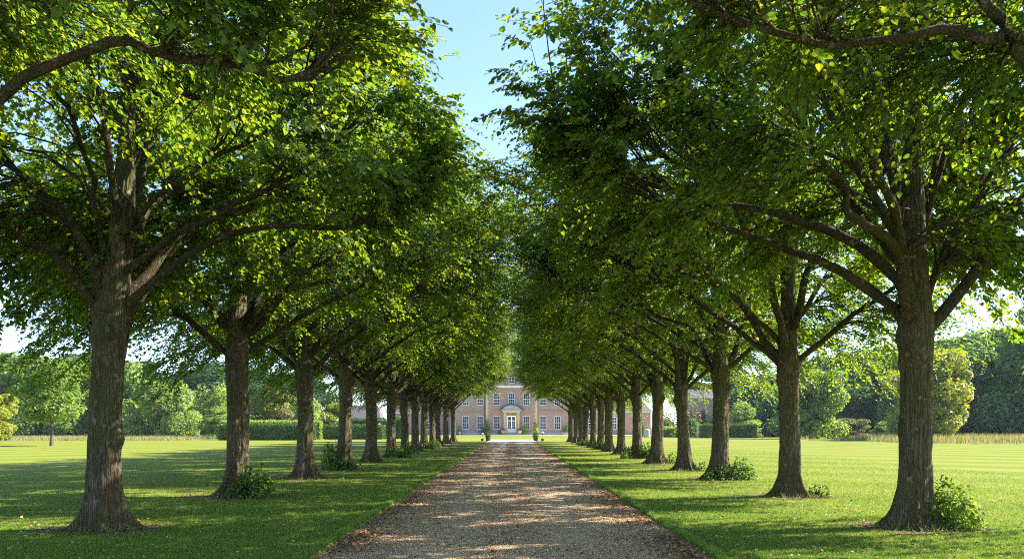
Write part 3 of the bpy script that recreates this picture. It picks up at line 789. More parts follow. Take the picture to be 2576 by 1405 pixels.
# ------------------------------------------------------------------ hedges
def hedge(x0, x1, y, depth, h, label, mat='hedge_leaf', seed=1, group='clipped hedges', rot=0):
    rng = np.random.default_rng(seed)
    e = bpy.data.objects.new('hedge', None); COL.objects.link(e); e.location = ((x0 + x1) / 2, y, 0); e.rotation_euler = (0, 0, rot)
    tag(e, label, 'hedge', group)
    w = (x1 - x0) / 2; dp = depth / 2
    mb = MB(); mb.box(-w + .1, w - .1, -dp + .1, dp - .1, 0, h - .12); mb.build('hedge_core', 'hedge_leaf', e)
    def face(n, fn, nv):
        u, v = rng.random(n), rng.random(n)
        p = fn(u, v); p += rng.normal(0, .05, p.shape); p[:, 2] = np.maximum(p[:, 2], .02)
        return p, np.tile(np.array(nv, float), (n, 1))
    dens = 70
    A = [face(int(2 * w * h * dens), lambda u, v: np.stack([(u * 2 - 1) * w, np.full_like(u, -dp), v * h], 1), (0, -1, .3)),
         face(int(2 * w * depth * dens), lambda u, v: np.stack([(u * 2 - 1) * w, (v * 2 - 1) * dp, np.full_like(u, h)], 1), (0, 0, 1)),
         face(int(depth * h * dens), lambda u, v: np.stack([np.full_like(u, w), (u * 2 - 1) * dp, v * h], 1), (1, 0, .3)),
         face(int(depth * h * dens), lambda u, v: np.stack([np.full_like(u, -w), (u * 2 - 1) * dp, v * h], 1), (-1, 0, .3)),
         face(int(2 * w * h * dens * .5), lambda u, v: np.stack([(u * 2 - 1) * w, np.full_like(u, dp), v * h], 1), (0, 1, .3))]
    P = np.vstack([a[0] for a in A]); Nn = np.vstack([a[1] for a in A])
    n = len(P)
    bulge = np.array([noise.noise((q[0] * .8 + seed, q[1], q[2] * .9)) for q in P]) * .16
    P += Nn * bulge[:, None]
    ax = unit(Nn * .6 + rng.normal(0, .6, (n, 3)) + [0, 0, .2]); nr = unit(Nn + rng.normal(0, .5, (n, 3)))
    V, Fc = leaves(P, ax, nr, .2 * rng.uniform(.6, 1.2, n), width=.42)
    link('foliage', np_mesh('foliage', V, Fc, mat), e)
    return e
hedge(px(548, 104), px(785, 104), 105, 1.6, 1.9, 'long dark clipped hedge left of the white birch stem', seed=1)
hedge(px(545, 112), px(800, 112), 114, 1.4, 2.35, 'taller loose pale hedge behind the long dark one', 'pale_leaf', 2)
hedge(px(816, 112), px(966, 112), 112, 1.4, 1.75, 'low clipped hedge left of the white panel', seed=3)
hedge(px(880, 122), px(975, 122), 124, 1.4, 2.7, 'clipped hedge of the second tier behind the low left one', seed=4)
hedge(px(976, 116), px(1018, 116), 117, 1.6, 2.75, 'tall square hedge end right of the white panel', seed=5)
hedge(px(1767, 125), px(1800, 125), 126, 1.5, 1.95, 'short clipped hedge between tapered stone and third right trunk', seed=6)
hedge(px(1812, 125), px(1912, 125), 127, 1.5, 1.95, 'clipped hedge with bright top behind the right lawn', seed=7)
hedge(px(1660, 138), px(1698, 138), 139, 1.6, 1.5, 'low rounded box hedge right of the squared stone', 'pale_leaf', 8)
hedge(px(1604, 142), px(1622, 142), 144, 1.2, 2.0, 'dark narrow hedge left of the squared stone', 'hedge_leaf', 9)

# shrubs near the service wing
bushA = leaf_clump(71, 1.9, 1.6, 3.1, 2600, .30, 'shoot_leaf', .2, 12)
shrub('flowering_shrub', bushA, (px(1735, 134), 134, 0), 'tall dark leafy shrub in front of the brick outbuilding', 'shrubs by the service wing')
bushR = leaf_clump(72, 1.5, 1.3, 1.6, 1200, .28, 'rose_leaf', .1, 8)
shrub('flowering_shrub', bushR, (px(1742, 137), 137.5, 2.6), 'pinkish flowering top spilling over the tall dark shrub', 'shrubs by the service wing')
shrub('flowering_shrub', leaf_clump(73, 1.7, 1.5, 3.6, 2000, .28, 'rose_leaf', .2, 12), (px(1680, 150), 150, 0), 'rust-pink shrub left of the fourth right trunk', 'shrubs by the service wing')
shrub('flowering_shrub', leaf_clump(74, 1.6, 1.5, 2.9, 2000, .28, 'shoot_leaf', .2, 12), (px(1672, 146), 146, 0), 'green shrub below the rust-pink one', 'shrubs by the service wing')
shrub('flowering_shrub', leaf_clump(75, 1.0, 1.0, 3.3, 900, .26, 'shoot_leaf', .2, 10), (px(1612, 150), 150, 0), 'narrow green shrub beside the fifth right trunk', 'shrubs by the service wing')

# stones, panel
def at(xp, d): return (px(xp, d), d)
mb = MB(); mb.lathe([(.46, 0), (.5, .05), (.5, 1.05), (.46, 1.2), (.36, 1.28), (.1, 1.3)], n=24, sy=.7)
q = at(1627, 135)
tag(mb.build('stone_block', 'grey_stone', loc=(*q, 0), smooth=False), 'squared pale stone block with rounded top on the right lawn edge', 'stone')
mb = MB(); q = at(1761, 130)
mb.add([(-.45, -.3, 0), (.45, -.3, 0), (.45, .3, 0), (-.45, .3, 0), (-.38, -.24, 1.0), (.36, -.24, 1.0), (.36, .24, 1.0), (-.38, .24, 1.0), (-.33, -.18, 1.75), (.02, -.18, 1.8), (.02, .18, 1.8), (-.33, .18, 1.75)],
       [(0, 1, 5, 4), (1, 2, 6, 5), (2, 3, 7, 6), (3, 0, 4, 7), (4, 5, 9, 8), (5, 6, 10, 9), (6, 7, 11, 10), (7, 4, 8, 11), (8, 9, 10, 11), (3, 2, 1, 0)])
tag(mb.build('tapered_stone', 'grey_stone', loc=(*q, 0)), 'pale tapered standing stone at the end of the right hedge', 'stone')
e = bpy.data.objects.new('gate_post', None); COL.objects.link(e); q = at(954, 113); e.location = (*q, 0)
tag(e, 'white painted gate post standing at the gap in the left hedge', 'post')
mb = MB(); mb.box(-.12, .12, -.12, .12, 0, 1.75); mb.lathe([(.04, 1.75), (.14, 1.8), (.16, 1.92), (.1, 2.04), (.02, 2.1)], n=14); mb.build('post', 'white_paint', e)
mb = MB(); mb.box(.12, .5, -.03, .03, .35, 1.25); mb.prism([(.12, 1.25), (.5, 1.25), (.3, 1.5), (.12, 1.6)], -.03, .03); mb.build('board', 'white_paint', e)

# ------------------------------------------------------------------ mansion
HY = 174.0
def wall_grid(name, x0, x1, z0, z1, openings, y, mat, parent, reveal=.18, loc=(0, 0, 0)):
    xs = sorted({x0, x1, *[o[0] for o in openings], *[o[1] for o in openings]})
    zs = sorted({z0, z1, *[o[2] for o in openings], *[o[3] for o in openings]})
    mb = MB()
    for i in range(len(xs) - 1):
        for j in range(len(zs) - 1):
            cx, cz = (xs[i] + xs[i + 1]) / 2, (zs[j] + zs[j + 1]) / 2
            if any(o[0] < cx < o[1] and o[2] < cz < o[3] for o in openings): continue
            mb.add([(xs[i], y, zs[j]), (xs[i + 1], y, zs[j]), (xs[i + 1], y, zs[j + 1]), (xs[i], y, zs[j + 1])], [(0, 1, 2, 3)])
    for a, b, c, d in [o[:4] for o in openings]:
        Y = y + reveal
        mb.add([(a, y, c), (a, Y, c), (a, Y, d), (a, y, d)], [(0, 1, 2, 3)]); mb.add([(b, y, c), (b, Y, c), (b, Y, d), (b, y, d)], [(3, 2, 1, 0)])
        mb.add([(a, y, d), (b, y, d), (b, Y, d), (a, Y, d)], [(0, 1, 2, 3)]); mb.add([(a, y, c), (b, y, c), (b, Y, c), (a, Y, c)], [(3, 2, 1, 0)])
    return mb.build(name, mat, parent)

def window(parent, a, b, c, d, y, cols=3, rows=4, sill=True):
    fb = MB(); t = .10; Y0, Y1 = y + .05, y + .14
    fb.box(a, a + t, Y0, Y1, c, d); fb.box(b - t, b, Y0, Y1, c, d)
    fb.box(a + t, b - t, Y0, Y1, c, c + t); fb.box(a + t, b - t, Y0, Y1, d - t, d)
    g = .028
    for i in range(1, cols):
        xx = a + t + (b - a - 2 * t) * i / cols; fb.box(xx - g, xx + g, Y0 + .02, Y1 - .02, c + t, d - t)
    for j in range(1, rows):
        zz = c + t + (d - c - 2 * t) * j / rows; gg = .05 if j * 2 == rows else g
        for i in range(cols):
            xa = a + t + (b - a - 2 * t) * i / cols + (g if i else 0); xb = a + t + (b - a - 2 * t) * (i + 1) / cols - (g if i < cols - 1 else 0)
            fb.box(xa, xb, Y0 + .024, Y1 - .024, zz - gg, zz + gg)
    f = fb.build('window', 'white_paint', parent)
    pb = MB(); pb.box(a + t * .5, b - t * .5, y + .15, y + .17, c + t * .5, d - t * .5); pb.build('pane', 'glass', f)
    if sill:
        sb = MB(); sb.box(a - .08, b + .08, y - .08, y + .045, c - .14, c - .01); sb.build('sill', 'grey_stone', f)
    return f

house = bpy.data.objects.new('brick_mansion', None); COL.objects.link(house); house.location = (0, HY, 0)
tag(house, 'red brick mansion with gable, stone porch and white sash windows closing the drive', 'house')
WW = .66
blk = 5.22
OP_B = [(-.66 - 3.0, .66 - 3.0, 1.15, 3.85), (-.66 + 3.0, .66 + 3.0, 1.15, 3.85),
        (-3.66, -2.34, 6.05, 8.5), (-.66, .66, 6.05, 8.5), (2.34, 3.66, 6.05, 8.5)]
DOOR = (-.83, .83, .25, 3.85)
wall_grid('wall', -blk, blk, .55, 9.55, OP_B + [(DOOR[0], DOOR[1], .55, DOOR[3])], 0, 'brick', house)
for o in OP_B: window(house, *o, 0)
# wings
for s in (-1, 1):
    ops = []
    for cx in (6.42, 9.35):
        for z0, z1 in ((1.15, 3.85), (6.05, 8.5)):
            ops.append((min(s * (cx - .66), s * (cx + .66)), max(s * (cx - .66), s * (cx + .66)), z0, z1))
    xa, xb = sorted((s * blk, s * 12.6))
    wall_grid('wall', xa, xb, .55, 9.2, ops, .35, 'brick', house)
    for o in ops: window(house, *o, .35)
    mb = MB(); mb.box(*sorted((s * (blk + .003), s * 12.6)), .2, .345, 4.75, 4.95); mb.build('string_course', 'brick', house)
    mb = MB(); mb.box(*sorted((s * blk, s * 12.7)), .15, .348, 0, .56); mb.build('plinth', 'grey_stone', house)
    mb = MB(); mb.box(*sorted((s * (blk + .15), s * 12.8)), -.15, .8, 9.2, 9.5); mb.build('cornice', 'white_paint', house)
    mb = MB(); mb.add([(xa, -.1, 9.5), (xb, -.1, 9.5), (xb - (3 if s > 0 else 0), 5, 12.2), (xa + (3 if s < 0 else 0), 5, 12.2), (xb, 10, 9.5), (xa, 10, 9.5)], [(0, 1, 2, 3), (3, 2, 4, 5), (1, 4, 2), (0, 3, 5)])
    mb.build('roof', 'red_roof', house)
    mb = MB(); mb.box(s * 12.6 - .003, s * 12.6 + .003, .36, 10, 0, 9.2); mb.build('side_wall', 'brick', house)
    for cx in (s * 8.0,):
        mb = MB(); mb.box(cx - .7, cx + .7, 4.6, 5.6, 11.5, 14.2); mb.box(cx - .8, cx + .8, 4.5, 5.7, 14.2, 14.45); mb.build('chimney', 'brick', house)
mb = MB(); mb.box(-blk, blk, -.16, .02, 0, .55); mb.build('plinth', 'grey_stone', house)
mb = MB(); mb.box(-blk + .6, -.95, -.05, -.003, 4.75, 4.95); mb.box(.95, blk - .6, -.05, -.003, 4.75, 4.95); mb.build('string_course', 'brick', house)
# quoins
for s in (-1, 1):
    mb = MB()
    for k in range(22):
        w = .62 if k % 2 else .42
        z = .56 + k * .40
        mb.box(*sorted((s * (blk + .03), s * (blk + .03 - w))), -.06, .3, z + .01, z + .39)
    mb.build('quoins', 'stone', house)
# cornice and pediment gable
mb = MB(); mb.box(-blk - .25, blk + .25, -.35, .35, 9.55, 9.70); mb.build('cornice', 'stone', house)
mb = MB(); mb.box(-blk - .4, blk + .4, -.5, .35, 9.703, 10.02); mb.build('fascia', 'white_paint', house)
gw, gh = blk + .2, 14.3
go = (-.62, .62, 10.5, 11.75)
mb = MB()
def gz(x): return 10.02 + (gh - 10.02) * (1 - abs(x) / gw)
mb.prism([(-gw, 10.02), (-.62, 10.02), (-.62, gz(.62))], -.02, .2)
mb.prism([(gw, 10.02), (.62, gz(.62)), (.62, 10.02)], -.02, .2)
mb.prism([(-.62, 10.02), (.62, 10.02), (.62, 10.5), (-.62, 10.5)], -.02, .2)
mb.prism([(-.62, 11.75), (.62, 11.75), (.62, gz(.62)), (0, gh), (-.62, gz(.62))], -.02, .2)
mb.build('gable', 'brick', house)
window(house, *go, -.02, 2, 2)
for s in (-1, 1):
    mb = MB(); mb.prism([(s * (gw + .5), 9.95), (s * (gw + .5), 10.22), (0, gh + .38), (0, gh + .08)], -.35, .3); mb.build('raking_cornice', 'stone', house)
    mb = MB(); mb.add([(s * (gw + .55), -.45, 10.22), (0, -.45, gh + .40), (0, 10, gh + .40), (s * (gw + .55), 10, 10.22), (s * (gw + .55), -.45, 10.12), (0, -.45, gh + .30), (0, 10, gh + .30), (s * (gw + .55), 10, 10.12)],
                      [(0, 1, 2, 3), (4, 5, 6, 7), (0, 1, 5, 4), (0, 3, 7, 4)]); mb.build('roof', 'red_roof', house)
# porch: pilasters, columns, segmental pediment
for s in (-1, 1):
    c_ = MB(); c_.box(s * 1.42 - .17, s * 1.42 + .17, -.9, -.56, .2, .5)
    c_.lathe([(.15, .5), (.15, .6), (.13, .65), (.125, 2.5), (.115, 4.35), (.15, 4.4), (.17, 4.5)], s * 1.42, -.73, 18)
    c_.build('column', 'stone', house)
    c_ = MB(); c_.box(*sorted((s * 1.0, s * 1.65)), -.22, -.003, .25, 4.5); c_.build('pilaster', 'stone', house)
mb = MB(); mb.box(-1.75, 1.75, -1.0, -.003, 4.5, 4.95); mb.build('entablature', 'stone', house)
arc = [(-2.0, 5.06)] + [(2.0 * math.cos(a), 5.06 + 1.0 * math.sin(a) ** 1.35) for a in np.linspace(math.pi * .96, math.pi * .04, 15)] + [(2.0, 5.06)]
mb = MB(); mb.prism(arc, -.92, -.8); mb.build('tympanum', 'grey_stone', house)
mb = MB(); mb.box(-2.15, 2.15, -1.15, -.003, 4.953, 5.058); mb.build('pediment', 'stone', house)
arc2 = [(-2.45, 4.98)] + [(x * 1.1, 5.06 + (z - 5.06) * 1.08) for x, z in arc[1:-1]] + [(2.45, 4.98)]
mb = MB()
for i in range(len(arc2) - 1):
    (xa, za), (xb, zb) = arc2[i], arc2[i + 1]
    mb.add([(xa, -1.15, za), (xb, -1.15, zb), (xb, 0, zb), (xa, 0, za), (xa, -1.15, za + .16), (xb, -1.15, zb + .16), (xb, 0, zb + .16), (xa, 0, za + .16)],
           [(0, 1, 5, 4), (4, 5, 6, 7), (0, 1, 2, 3)])
mb.build('porch_roof', 'roof', house)
# door surround and leaves
mb = MB(); mb.box(-1.0, -.84, -.12, .1, .25, 4.0); mb.box(.84, 1.0, -.12, .1, .25, 4.0); mb.box(-.84, .84, -.12, .1, 3.86, 4.0); mb.build('door_surround', 'stone', house)
for s in (-1, 1):
    a, b = sorted((s * .02, s * .8))
    db = MB(); t = .1
    db.box(a, a + t, .02, .08, .27, 3.8); db.box(b - t, b, .02, .08, .27, 3.8)
    db.box(a + t, b - t, .02, .08, .27, 1.3); db.box(a + t, b - t, .02, .08, 2.82, 3.02); db.box(a + t, b - t, .02, .08, 3.68, 3.8)
    for j in (1, 2): zz = 1.3 + 1.52 * j / 3; db.box(a + t, b - t, .03, .07, zz - .02, zz + .02)
    xx = (a + b) / 2
    for j in range(3): z0 = 1.3 + 1.52 * j / 3 + (.02 if j else 0); z1 = 1.3 + 1.52 * (j + 1) / 3 - (.02 if j < 2 else 0); db.box(xx - .02, xx + .02, .032, .068, z0, z1)
    for z0, z1 in ((.4, 1.15),): db.box(a + t + .05, b - t - .05, 0, .018, z0, z1)
    dd = db.build('door', 'white_paint', house)
    pb = MB(); pb.box(a + .05, b - .05, .09, .1, 1.2, 3.75); pb.build('pane', 'glass', dd)
    hb = MB(); hb.lathe([(.02, 1.18), (.035, 1.2), (.035, 1.24), (.02, 1.26)], s * .07, .0, 10); hb.build('handle', 'dark_metal', dd)
mb = MB(); mb.box(-1.7, 1.7, -1.3, -.17, 0, .12); mb.box(-1.5, 1.5, -1.0, -.17, .121, .25); mb.build('steps', 'grey_stone', house)
mb = MB(); mb.lathe([(.05, .56), (.05, 9.4)], -blk - .28, .22, 10); mb.build('shadow_strip', 'dark_metal', house)  # dark upright standing in for the shadow the block casts on the left wing

# service wings / outbuildings
def outb(x0, x1, y, eave, ridge, roofmat, label, wins=(), depth=7, mat='brick', hip=1.5):
    e = bpy.data.objects.new('outbuilding', None); COL.objects.link(e); e.location = ((x0 + x1) / 2, y, 0)
    tag(e, label, 'building')
    w = (x1 - x0) / 2
    ops = [(a - w, b - w, c, d) for a, b, c, d in wins]
    wall_grid('wall', -w, w, 0, eave, ops, 0, mat, e)
    for o in ops: window(e, *o, 0)
    mb = MB(); mb.add([(-w, 0, 0), (-w, depth, 0), (-w, depth, eave), (-w, 0, eave)], [(0, 1, 2, 3)])
    mb.add([(w, 0, 0), (w, depth, 0), (w, depth, eave), (w, 0, eave)], [(3, 2, 1, 0)]); mb.add([(-w, depth, 0), (w, depth, 0), (w, depth, eave), (-w, depth, eave)], [(0, 1, 2, 3)])
    mb.build('end_walls', mat, e)
    mb = MB(); W = w + .3
    mb.add([(-W, -.35, eave), (W, -.35, eave), (W - hip, depth / 2, ridge), (-W + hip, depth / 2, ridge), (W, depth + .3, eave), (-W, depth + .3, eave)],
           [(0, 1, 2, 3), (3, 2, 4, 5), (1, 4, 2), (0, 3, 5), (0, 5, 4, 1)])
    mb.build('roof', roofmat, e)
    mb = MB(); mb.box(-W, W, -.42, -.36, eave - .12, eave + .03); mb.build('gutter', 'white_paint', e)
    return e
outb(-26, -12.7, 178, 4.6, 7.2, 'roof', 'low brick service wing left of the mansion, seen between trunks', [(3.2, 4.4, 1.2, 3.7), (8, 9.2, 1.2, 3.7)])
outb(px(822, 172), px(958, 172), 172, 2.4, 6.1, 'roof', 'low outbuilding with broad grey-purple roof behind the left hedges', [])
outb(12.7, 29, 178, 4.8, 7.2, 'roof', 'low brick service wing right of the mansion', [(2.6, 3.8, 1.2, 3.7), (8, 9.2, 1.2, 3.7), (13.5, 14.7, 1.2, 3.7)])
o = outb(px(1722, 165), px(1830, 165), 165, 7.3, 9.0, 'roof', 'tall brick outbuilding between the third and fourth right trunks', [], 8)
ivy = leaf_clump(81, .5, .15, 3.3, 700, .22, 'hedge_leaf', .4, 6)
shrub('climbing_ivy', ivy, (px(1770, 164.6), 164.6, 1.6), 'green climber on the wall of the tall brick outbuilding', None, cat='climbing plant')

# ------------------------------------------------------------------ pots and planting before the house
def pot(name, label, loc, prof, mat, plant, cat='plant pot', group=None):
    e = bpy.data.objects.new(name, None); COL.objects.link(e); e.location = loc
    tag(e, label, cat, group)
    mb = MB(); mb.lathe(prof, n=22); mb.build('pot', mat, e, smooth=False)
    for k, (dz, ms) in enumerate(plant):
        link('foliage', ms[0], e, (0, 0, dz)); link('stems', ms[1], e, (0, 0, dz))
    return e
square = [(.22, 0), (.24, .02), (.30, .5), (.33, .52), (.33, .62), (.28, .62)]
ball = leaf_clump(91, .28, .28, .55, 420, .09, 'hedge_leaf', .1, 6)
pot('potted_topiary', 'short clipped topiary in a dark pot, left of the drive end', (-2.68, 97.5, 0), square, 'dark_pot', [(.55, ball)], group='potted topiary at the drive end')
t1, t2, t3 = leaf_clump(92, .3, .3, .5, 360, .1, 'shoot_leaf', .1, 6), leaf_clump(93, .42, .42, .65, 520, .11, 'pale_leaf', .1, 8), leaf_clump(94, .22, .22, .85, 320, .1, 'shoot_leaf', .1, 6)
pot('potted_topiary', 'tall tiered spiral topiary in a dark pot, right of the drive end', (2.75, 97.5, 0), square, 'dark_pot', [(.55, t1), (.95, t2), (1.5, t3)], group='potted topiary at the drive end')
urn = [(.22, 0), (.24, .06), (.12, .12), (.10, .3), (.2, .42), (.36, .62), (.40, .82), (.36, .86), (.44, .92), (.44, .97), (.36, .97)]
up = leaf_clump(95, .45, .45, .45, 300, .14, 'shoot_leaf', .3, 8)
up2 = leaf_clump(96, .65, .6, 1.5, 700, .16, 'pale_leaf', .2, 8)
pot('stone_urn', 'pale urn with a low plant, left of the mansion door', (-1.75, HY - 2.3, 0), urn, 'terracotta', [(.9, up)], group='urns by the mansion door')
pot('stone_urn', 'pale urn holding a dark plant, right of the mansion door', (1.68, HY - 2.3, 0), urn, 'terracotta', [(.9, up)], group='urns by the mansion door')
HG = 'shrubs along the mansion front'
shrub('shrub', up2, (2.75, HY - 1.4, .3), 'tall pale leafy shrub right of the door under the ground-floor window', HG, sc=(1, 1, 1.3))
shrub('shrub', leaf_clump(97, .85, .8, 1.5, 900, .17, 'shoot_leaf', .1, 8), (-5.35, HY - 2.0, 0), 'round green bush at the left corner of the gabled front', HG)
shrub('shrub', leaf_clump(98, .6, .3, 2.6, 700, .18, 'pale_leaf', .2, 8), (-5.0, HY - .6, .6), 'thin climber on the left quoins of the mansion', HG)
shrub('shrub', leaf_clump(99, .5, .5, .6, 300, .15, 'shoot_leaf', .1, 6), (-2.3, HY - 1.4, .3), 'small low bush left of the door urn', HG)
shrub('shrub', leaf_clump(100, .8, .7, 1.7, 900, .17, 'shoot_leaf', .1, 8), (11.1, HY - 1.0, .45), 'green bush in the stone trough at the right wing', HG)
shrub('shrub', leaf_clump(101, .7, .5, 2.0, 500, .2, 'pale_leaf', .3, 8), (-10.8, HY - .9, 0), 'wispy pale plant on the left wing wall', HG)
mb = MB(); mb.box(10.2, 11.9, HY - 1.4, HY - .5, 0, .5); mb.box(10.1, 12.0, HY - 1.5, HY - .4, .5, .58)
tag(mb.build('stone_trough', 'grey_stone'), 'pale stone planter trough before the right wing', 'planter')
# white standard flowers
def standard(x, y, h, r, label, seed):
    e = bpy.data.objects.new('potted_flower', None); COL.objects.link(e); e.location = (x, y, 0); tag(e, label, 'plant pot', 'white flowering pots')
    mb = MB(); mb.lathe([(.11, 0), (.13, .02), (.17, .22), (.19, .24), (.19, .27), (.16, .27)], n=16); mb.build('pot', 'dark_pot', e)
    mb = MB(); mb.lathe([(.012, .27), (.01, h - r)], n=6); mb.build('stem', 'twig', e)
    ms = leaf_clump(seed, r, r, r, 260, .07, 'white_petal', .1, 5)
    link('blossom', ms[0], e, (0, 0, h - 1.5 * r)); ms2 = leaf_clump(seed + 1, r * .9, r * .9, r * .5, 80, .07, 'shoot_leaf', .1, 5); link('leaves', ms2[0], e, (0, 0, h - 1.6 * r))
standard(3.55, 98, 1.12, .17, 'white-headed standard flower in a dark pot right of the spiral topiary', 111)
standard(-3.35, 98, .95, .12, 'small white-headed flower in a dark pot left of the short topiary', 113)
mb = MB(); mb.lathe([(.14, 0), (.16, .05), (.08, .12), (.08, .25), (.2, .4), (.22, .6), (.17, .62)], n=16)
e = mb.build('white_urn', 'white_paint', loc=(-10.4, HY - 2.2, 0)); tag(e, 'small white urn standing before the left wing wall', 'urn')

# dark figure by the right hedge
def person():
    e = bpy.data.objects.new('person', None); COL.objects.link(e); x, y = at(1919, 123.5); e.location = (x, y, 0)
    tag(e, 'distant person in dark navy clothes standing at the end of the right hedge', 'person')
    me = bpy.data.meshes.new('body')
    J = [(0, 0, .92), (0, 0, 1.15), (0, 0, 1.38), (0, -.01, 1.47), (0, -.02, 1.55), (0, -.02, 1.66),
         (.16, 0, 1.37), (.21, .01, 1.10), (.20, -.06, .86), (-.16, 0, 1.37), (-.21, .01, 1.10), (-.20, -.06, .86),
         (.09, 0, .86), (.10, -.01, .48), (.10, .02, .08), (.11, -.12, .035), (-.09, 0, .86), (-.10, -.01, .48), (-.10, .02, .08), (-.11, -.12, .035)]
    E = [(0, 1), (1, 2), (2, 3), (3, 4), (4, 5), (2, 6), (6, 7), (7, 8), (2, 9), (9, 10), (10, 11), (0, 12), (12, 13), (13, 14), (14, 15), (0, 16), (16, 17), (17, 18), (18, 19)]
    rr = [.15, .14, .13, .055, .085, .08, .06, .045, .035, .06, .045, .035, .085, .06, .045, .035, .085, .06, .045, .035]
    me.from_pydata(J, E, []); me.materials.append(M['navy_cloth'])
    b = link('body', me, e)
    sk = b.modifiers.new('Skin', 'SKIN')
    for i, v in enumerate(me.skin_vertices[0].data): v.radius = (rr[i], rr[i] * .85); v.use_root = (i == 0)
    b.modifiers.new('Sub', 'SUBSURF').levels = 1; b.modifiers['Sub'].render_levels = 1
    mb = MB(); mb.lathe([(.02, 1.545), (.075, 1.57), (.095, 1.63), (.093, 1.70), (.06, 1.755), (.01, 1.77)], 0, .0, 14, 1, 1.1); mb.build('hair', 'dark_metal', e)
    mb = MB(); mb.lathe([(.01, 1.52), (.05, 1.54), (.07, 1.60), (.072, 1.66), (.05, 1.71), (.01, 1.72)], 0, -.035, 14, 1, 1.05); mb.build('face', 'skin', e)
person()

# ------------------------------------------------------------------ ground
def grid_sheet(name, x0, x1, y0, y1, z, mat, label=None):
    mb = MB(); mb.add([(x0, y0, z), (x1, y0, z), (x1, y1, z), (x0, y1, z)], [(0, 1, 2, 3)])
    return tag(mb.build(name, mat), kind='structure')
mb = MB(); mb.add([(-3000, -300, -.12), (3000, -300, -.12), (3000, 4000, -.12), (-3000, 4000, -.12)], [(0, 1, 2, 3)])
tag(mb.build('ground', 'lawn'), kind='structure')
DRW = 2.52
def edge_x(y, s):
    return s * (DRW + .10 * noise.noise((0, y * .5, s * 3)) + .08 * noise.noise((5, y * 3.1, s)))
# lawns with a real 3 cm lip down to the drive
def lawn(s):
    ys = np.concatenate([np.arange(-12, 40, .12), np.arange(40, 104.3, .6)])
    mb = MB(); ex = [edge_x(y, s) for y in ys]
    n = len(ys)
    v = [(x, y, 0) for x, y in zip(ex, ys)] + [(x * .985, y, -.05) for x, y in zip(ex, ys)] + [(s * 140, y, 0) for y in ys]
    f = []
    for i in range(n - 1):
        if s > 0: f += [(i, 2 * n + i, 2 * n + i + 1, i + 1), (n + i, i, i + 1, n + i + 1)]
        else: f += [(2 * n + i, i, i + 1, 2 * n + i + 1), (i, n + i, n + i + 1, i + 1)]
    mb.add(v, f)
    tag(mb.build('lawn', 'lawn'), kind='structure')
lawn(-1); lawn(1)
mb = MB()
mb.add([(-140, 104.2, 0), (-3.2, 104.2, 0), (-3.2, 109.0, 0), (-140, 109.0, 0)], [(0, 1, 2, 3)])
mb.add([(3.2, 104.2, 0), (140, 104.2, 0), (140, 109.0, 0), (3.2, 109.0, 0)], [(0, 1, 2, 3)])
mb.add([(-140, 111, 0), (140, 111, 0), (140, 167, 0), (-140, 167, 0)], [(0, 1, 2, 3)])
mb.add([(-300, 180, -.02), (300, 180, -.02), (300, 400, -.02), (-300, 400, -.02)], [(0, 1, 2, 3)])
tag(mb.build('lawn', 'lawn'), kind='structure')
# drive: slightly crowned strip with shallow wheel ruts
ys = np.concatenate([np.arange(-12, 40, .2), np.arange(40, 111, 1.0)]); xs = np.linspace(-2.75, 2.75, 34)
XX, YY = np.meshgrid(xs, ys)
ZZ = -.035 + .028 * (1 - (XX / 2.75) ** 2) - .012 * np.exp(-((np.abs(XX) - .85) / .28) ** 2)
ZZ += np.array([noise.noise((a * 1.7, b * 1.1, 0)) * .007 for a, b in zip(XX.ravel(), YY.ravel())]).reshape(XX.shape)
idx = np.arange(XX.size).reshape(XX.shape)
Fq = np.stack([idx[:-1, :-1], idx[:-1, 1:], idx[1:, 1:], idx[1:, :-1]], -1).reshape(-1, 4)
tag(link('driveway', np_mesh('driveway', np.stack([XX, YY, ZZ], -1).reshape(-1, 3), Fq, 'gravel', True)), kind='structure')
M['pale_and_sunlit_gravel'] = mk_plain('pale_and_sunlit_gravel', (.62, .52, .44), .9, .15, 14, .4)
def strip(name, x0, x1, y0, y1, z, mat): return grid_sheet(name, x0, x1, y0, y1, z, mat)
strip('path', -60, 60, 108.9, 111.1, -.012, 'pale_and_sunlit_gravel')
strip('forecourt', -60, 60, 166.9, 180.1, -.012, 'pale_and_sunlit_gravel')
mb = MB(); mb.add([(-2.66, 92, .002), (2.66, 92, .002), (2.8, 108.95, .002), (-2.8, 108.95, .002)], [(0, 1, 2, 3)])  # paler sheet over the drive end, sunlight put into its colour
tag(mb.build('path', 'pale_and_sunlit_gravel'), kind='structure')

rng = np.random.default_rng(5)
# loose stones on the near drive
def scatter_depth(n, d0, d1, power=1.6):
    u = rng.random(n); a, b = d0 ** (1 - power), d1 ** (1 - power)
    return (a + u * (b - a)) ** (1 / (1 - power))
def drive_z(x): return -.035 + .028 * (1 - (x / 2.75) ** 2) - .012 * np.exp(-((np.abs(x) - .85) / .28) ** 2)
n = 120000
y = scatter_depth(n, 8.5, 45, 2.2); x = rng.uniform(-2.55, 2.55, n)
sz = rng.uniform(.0045, .0115, n) * (1 + (y - 9) * .02)
oct_ = np.array([(1, 0, 0), (-1, 0, 0), (0, 1, 0), (0, -1, 0), (0, 0, .7), (0, 0, -.7)], float)
rot = rng.uniform(0, 6.28, n); c, s_ = np.cos(rot), np.sin(rot)
st = oct_[None] * sz[:, None, None] * rng.uniform(.6, 1.3, (n, 6, 1)) * np.stack([rng.uniform(.8, 1.6, n), np.ones(n), np.ones(n)], 1)[:, None]
